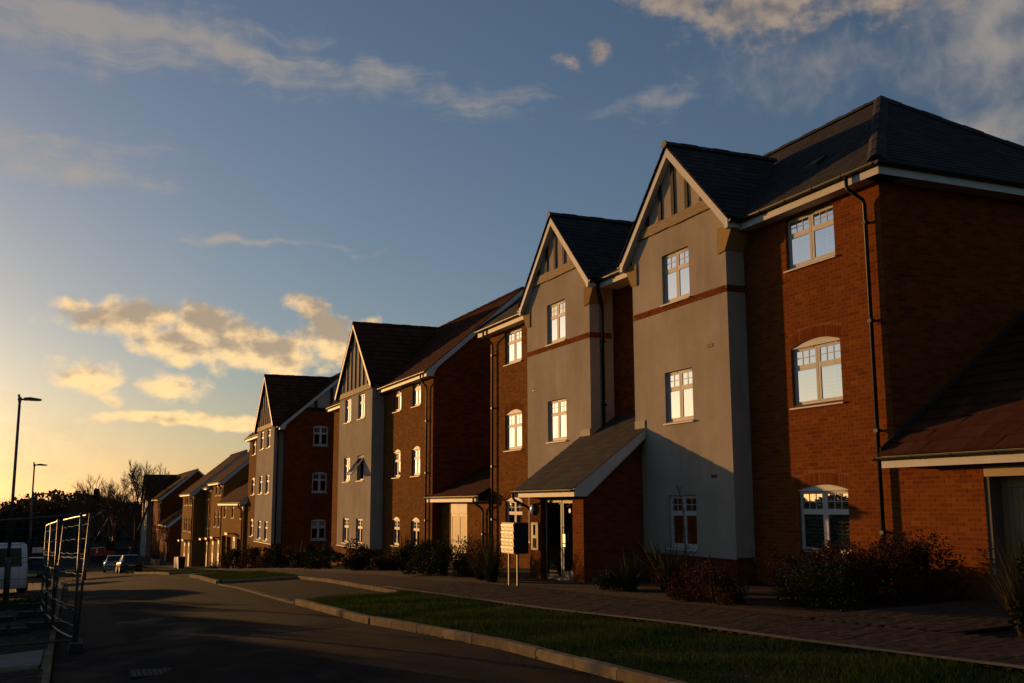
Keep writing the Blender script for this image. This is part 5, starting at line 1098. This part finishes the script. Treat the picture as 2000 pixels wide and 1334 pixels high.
# ------------------------------------------------------------------ building site at the end of the street
o = thing('site_building', (6.5, 185, zg(6, 185)), 'dark unfinished building wrapped in scaffolding at the end of the street', 'building'); zb = ORG[o.name][2]
b = MB(); b.box(2.5, 12, 184, 194, zb-.5, zb+5.2); b.build('wall', 'concrete_block', o); b = MB()
b.prism([(2.2, 183.8, zb+5.2), (12.3, 183.8, zb+5.2), (9.5, 183.8, zb+7.2), (5, 183.8, zb+7.2)], (0, 10, 0)); b.build('roof', 'roof_deck', o)
for i in range(8): b = MB(); x = 2.2+i*1.45; b.tube([(x, 182.6, zb), (x, 182.6, zb+6.8)], .045, 6); b.build('scaffold_pole', 'steel_galv', o)
for h in (1.9, 3.8, 5.7): b = MB(); b.tube([(1.8, 182.6, zb+h), (12.6, 182.6, zb+h)], .04, 6); b.build('scaffold_rail', 'steel_galv', o); b = MB(); b.box(1.9, 12.5, 182.7, 183.7, zb+h-1.0, zb+h-.93); b.build('scaffold_deck', 'timber_dark', o)
for x in (4.2, 7.2, 10.0): b = MB(); b.box(x-.6, x+.6, 183.96, 184.05, zb+2.6, zb+3.9); b.build('window', 'black_plastic', o)
o = thing('excavator', (4.6, 150, zg(4.6, 150)), 'orange red excavator with its boom raised among the site works', 'excavator'); z = ORG[o.name][2]; q = lambda *p: tuple(np.array(p)+np.array((4.6, 150, z)))
for s in (-1, 1): b = MB(); b.prism([q(-1.6, s*1.0-.2, .1), q(1.6, s*1.0-.2, .1), q(1.9, s*1.0-.2, .45), q(1.6, s*1.0-.2, .8), q(-1.6, s*1.0-.2, .8), q(-1.9, s*1.0-.2, .45)], (0, .4, 0)); b.build('track', 'rubber', o)
b = MB(); b.prism([q(-1.8, -1, .85), q(1.2, -1, .85), q(1.2, -1, 1.5), q(-.4, -1, 1.9), q(-1.8, -1, 1.8)], (0, 2, 0)); b.build('body', 'red_paint', o); b = MB(); b.prism([q(.1, -1, 1.5), q(1.2, -1, 1.5), q(1.0, -1, 2.7), q(.1, -1, 2.7)], (0, .9, 0)); b.build('cab', 'glass_dark', o)
b = MB(); b.bar(q(.8, .4, 1.4), q(1.0, .4, 4.2), .3, .4, (0, 1, 0)); b.bar(q(1.0, .4, 4.1), q(.4, .4, 6.3), .28, .35, (0, 1, 0)); b.build('boom', 'red_paint', o); b = MB(); b.bar(q(.5, .4, 6.4), q(-1.0, .4, 3.4), .22, .28, (0, 1, 0)); b.build('dipper', 'red_paint', o)
b = MB(); b.prism([q(-1.2, .05, 3.4), q(-.7, .05, 3.3), q(-.9, .05, 2.6), q(-1.5, .05, 2.7)], (0, .8, 0)); b.build('bucket', 'steel_dark', o)
o = thing('street_sign', (-1.6, 75, zg(-1.6, 75)), 'small pale street sign on posts left of the road', 'sign'); z = ORG[o.name][2]
for s in (-.4, .4): b = MB(); b.box(-1.6+s-.03, -1.6+s+.03, 74.97, 75.03, z, z+2.3); b.build('post', 'steel_dark', o)
b = MB(); b.box(-2.15, -1.05, 74.93, 74.965, z+1.95, z+2.3); b.build('plate', 'sign_white', o)
o = thing('valley_house', (-3.5, 215, zg(-3, 215)), 'small dark house with a pale window among the distant trees', 'house'); z = ORG[o.name][2]
b = MB(); b.box(-6, 2, 212, 220, z-.5, z+5); b.build('wall', 'concrete_block', o); b = MB(); b.prism([(-6.4, 211.7, z+5), (2.4, 211.7, z+5), (-2, 211.7, z+8.2)], (0, 8.6, 0)); b.build('roof', 'roof_deck', o)
for x in (-3.4, -.6): b = MB(); b.box(x-.8, x+.8, 211.9, 212.0, z+2.8, z+4.1); w = b.build('window', 'white_upvc', o); b = MB(); b.box(x-.65, x+.65, 211.87, 211.9, z+2.95, z+3.95); b.build('pane', 'glass_dark', w)

# ------------------------------------------------------------------ trees
def bare_tree(x, y, h, label, lean=(0, 0), spread=.5, depth=6, seed=1, trunk=.28, group='bare trees', stems_=1, fine=1.0, first=.28):
    rnd0 = 0
    rnd = random.Random(seed); z = zg(x, y)-.1; o = thing('bare_tree', (x, y, z), label, 'tree', group); tr = MB(); cr = MB()
    def grow(p, d, L, r, k):
        n = 3; pts = [p]; dd = d.copy()
        for i in range(n):
            dd = (dd+Vector((rnd.gauss(0, .10), rnd.gauss(0, .10), .05+rnd.gauss(0, .05)))).normalized(); pts.append(pts[-1]+dd*(L/n))
        rr = [r*(1-.36*i/n) for i in range(n+1)]; (tr if k > depth-2 else cr).tube(pts, rr, 6 if k > depth-2 else (4 if r > .02 else 3), False)
        if k <= 0: return
        m = 2 if k > 2 else 3
        for i in range(m):
            t = .45+.55*(i+.4*rnd.random())/m; q = pts[0].lerp(pts[-1], t) if t < .95 else pts[-1]
            idx = min(n-1, int(t*n)); q = pts[idx].lerp(pts[idx+1], t*n-idx)
            a = rnd.random()*6.283; ax = dd.orthogonal().normalized(); ax.rotate(Matrix.Rotation(a, 3, dd)); nd = (dd+ax*spread*(.6+.7*rnd.random())).normalized()
            grow(q, nd, L*(.62+.18*rnd.random()), max(r*(.52 if i < m-1 else .62), .012*fine), k-1)
        grow(pts[-1], (dd+Vector((rnd.gauss(0, .15), rnd.gauss(0, .15), .1))).normalized(), L*.72, max(r*.62, .012*fine), k-1)
    for s in range(stems_):
        a = s*2.4+seed; ln = Vector((lean[0]+(.35*math.cos(a) if stems_ > 1 else 0), lean[1]+(.35*math.sin(a) if stems_ > 1 else 0), 1)).normalized(); grow(Vector((x, y, z)), ln, h*first, trunk/(1 if stems_ == 1 else 1.4), depth)
    tr.build('trunk', 'bark', o); cr.build('branches', 'twig', o); return o
bare_tree(8.5, 153, 15.5, 'tall upright bare tree beside the furthest house', seed=21, lean=(-.06, 0), spread=.5, depth=7, first=.285, fine=1.2)
bare_tree(5.8, 150, 14, 'wide spreading bare tree left of the tall upright one', seed=8, spread=.55, depth=6, lean=(-.2, 0), stems_=2, first=.29, fine=1.2)
bare_tree(3.6, 156, 11.5, 'leaning bare tree, leftmost of the bare group', seed=5, spread=.5, depth=6, lean=(-.35, 0), first=.28, fine=1.2)
def conifer(x, y, h, r, label):
    z = zg(x, y); o = thing('conifer', (x, y, z), label, 'tree'); b = MB(); b.tube([(x, y, z), (x, y, z+h)], [.2, .03], 6); b.build('trunk', 'bark', o); n = 5200
    t = RNG.random(n)**.8; a = RNG.random(n)*6.283; rad = r*(1.02-t)*(.35+.65*RNG.random(n)**.5)*(.85+.15*np.sin(t*60)); p = np.stack([x+np.cos(a)*rad, y+np.sin(a)*rad, z+1+t*(h-1)], 1)
    stuff(soup('foliage', quads(p, .42, .2), 4, 'conifer', o))
conifer(4.2, 205, 11.3, 2.6, 'dark pointed conifer rising above the treeline')
def crown_tree(x, y, h, r, label, seed, n=8500):
    z = zg(x, y); o = thing('far_tree', (x, y, z), label, 'tree', 'trees of the distant treeline'); b = MB(); b.tube([(x, y, z-.2), (x+.2, y, z+h*.5), (x, y, z+h*.8)], [.3, .2, .05], 6)
    for i in range(14):
        a = random.random()*6.283; q = Vector((x+math.cos(a)*r*.75, y+math.sin(a)*r*.75, z+h*(.55+.4*random.random()))); b.tube([(x+.1, y, z+h*(.25+.02*i)), (Vector((x, y, z+h*.5))+q)/2, q], [.1, .06, .02], 4, False)
    b.build('trunk', 'bark', o); p = leaf_cloud((x, y, z+h*.22), (r, r, h*.72), n, .4); s = quads(p, .55, .9).reshape(-1, 4, 3); s[:, 1] = s[:, 0]+(s[:, 1]-s[:, 0])*.5+0; s[:, 1] = s[:, 0]*.6+s[:, 2]*.4+(s[:, 1]-s[:, 3])*.08; s[:, 3] = s[:, 0]*.6+s[:, 2]*.4-(s[:, 1]-s[:, 0]*.6-s[:, 2]*.4)
    stuff(soup('crown', s.reshape(-1, 3), 4, 'far_twig', o))
tl = [(-62, 225, 13, 6, 'rounded'), (-51, 222, 12, 6, 'broad'), (-41, 232, 14, 6, 'tall'), (-33, 224, 13.2, 5, 'domed'), (-27.5, 228, 14.2, 5, 'high'), (-22, 226, 12.4, 4.5, 'low'), (-17, 232, 11.5, 5, 'small'), (-12.5, 230, 12.6, 4.5, 'spreading'), (-8, 226, 14.2, 4.6, 'dense round topped'), (-4.6, 232, 12.6, 4, 'thin'), (2, 235, 12, 5, 'dark'), (8, 236, 13, 5, 'twiggy'), (14, 238, 12, 6, 'hidden')]
for i, (x, y, h, r, w_) in enumerate(tl): crown_tree(x, y, h*.76, r, w_ + ' leafless tree of the distant treeline, number ' + ['one', 'two', 'three', 'four', 'five', 'six', 'seven', 'eight', 'nine', 'ten', 'eleven', 'twelve', 'thirteen'][i] + ' from the left', i)
def wood():
    n = 170000; x = -250+290*RNG.random(n); y = 205+55*RNG.random(n); h = 9.0+1.5*np.sin(x*.21+2)+1.2*np.sin(x*.57+y*.3); z = np.array([zg(a, b_) for a, b_ in zip(x, y)])+h*RNG.random(n)
    o = stuff(soup('far_wood', quads(np.stack([x, y, z], 1), .8, 1.), 4, 'far_twig')); o['label'] = 'dark mass of distant woodland and hedges below the treeline'; o['category'] = 'woodland'
wood()

# ------------------------------------------------------------------ unseen hedgerow left of the street, added and shaped to shade the near road
for i in range(9):
    y = 19.5+i*3.0; x = -4.6-.1*i; z = zg(x, y); o = thing('shade_hedge_bush', (x, y, z), ['first', 'second', 'third', 'fourth', 'fifth', 'sixth', 'seventh', 'eighth', 'ninth'][i]+' overgrown bush of the unseen hedgerow added to shade the street', 'hedge', 'hedgerow left of the street')
    p = np.vstack([leaf_cloud((x, y, z), (.9, 2.0, 2.2), 7000, .1), leaf_cloud((x, y, z+1.3), (.8, 2.0, 1.4), 1800, .1)]); stuff(soup('foliage', quads(p, .16), 4, 'leaf_green', o)); stems(o, p[RNG.integers(0, len(p), 40)], .014, 'bark')
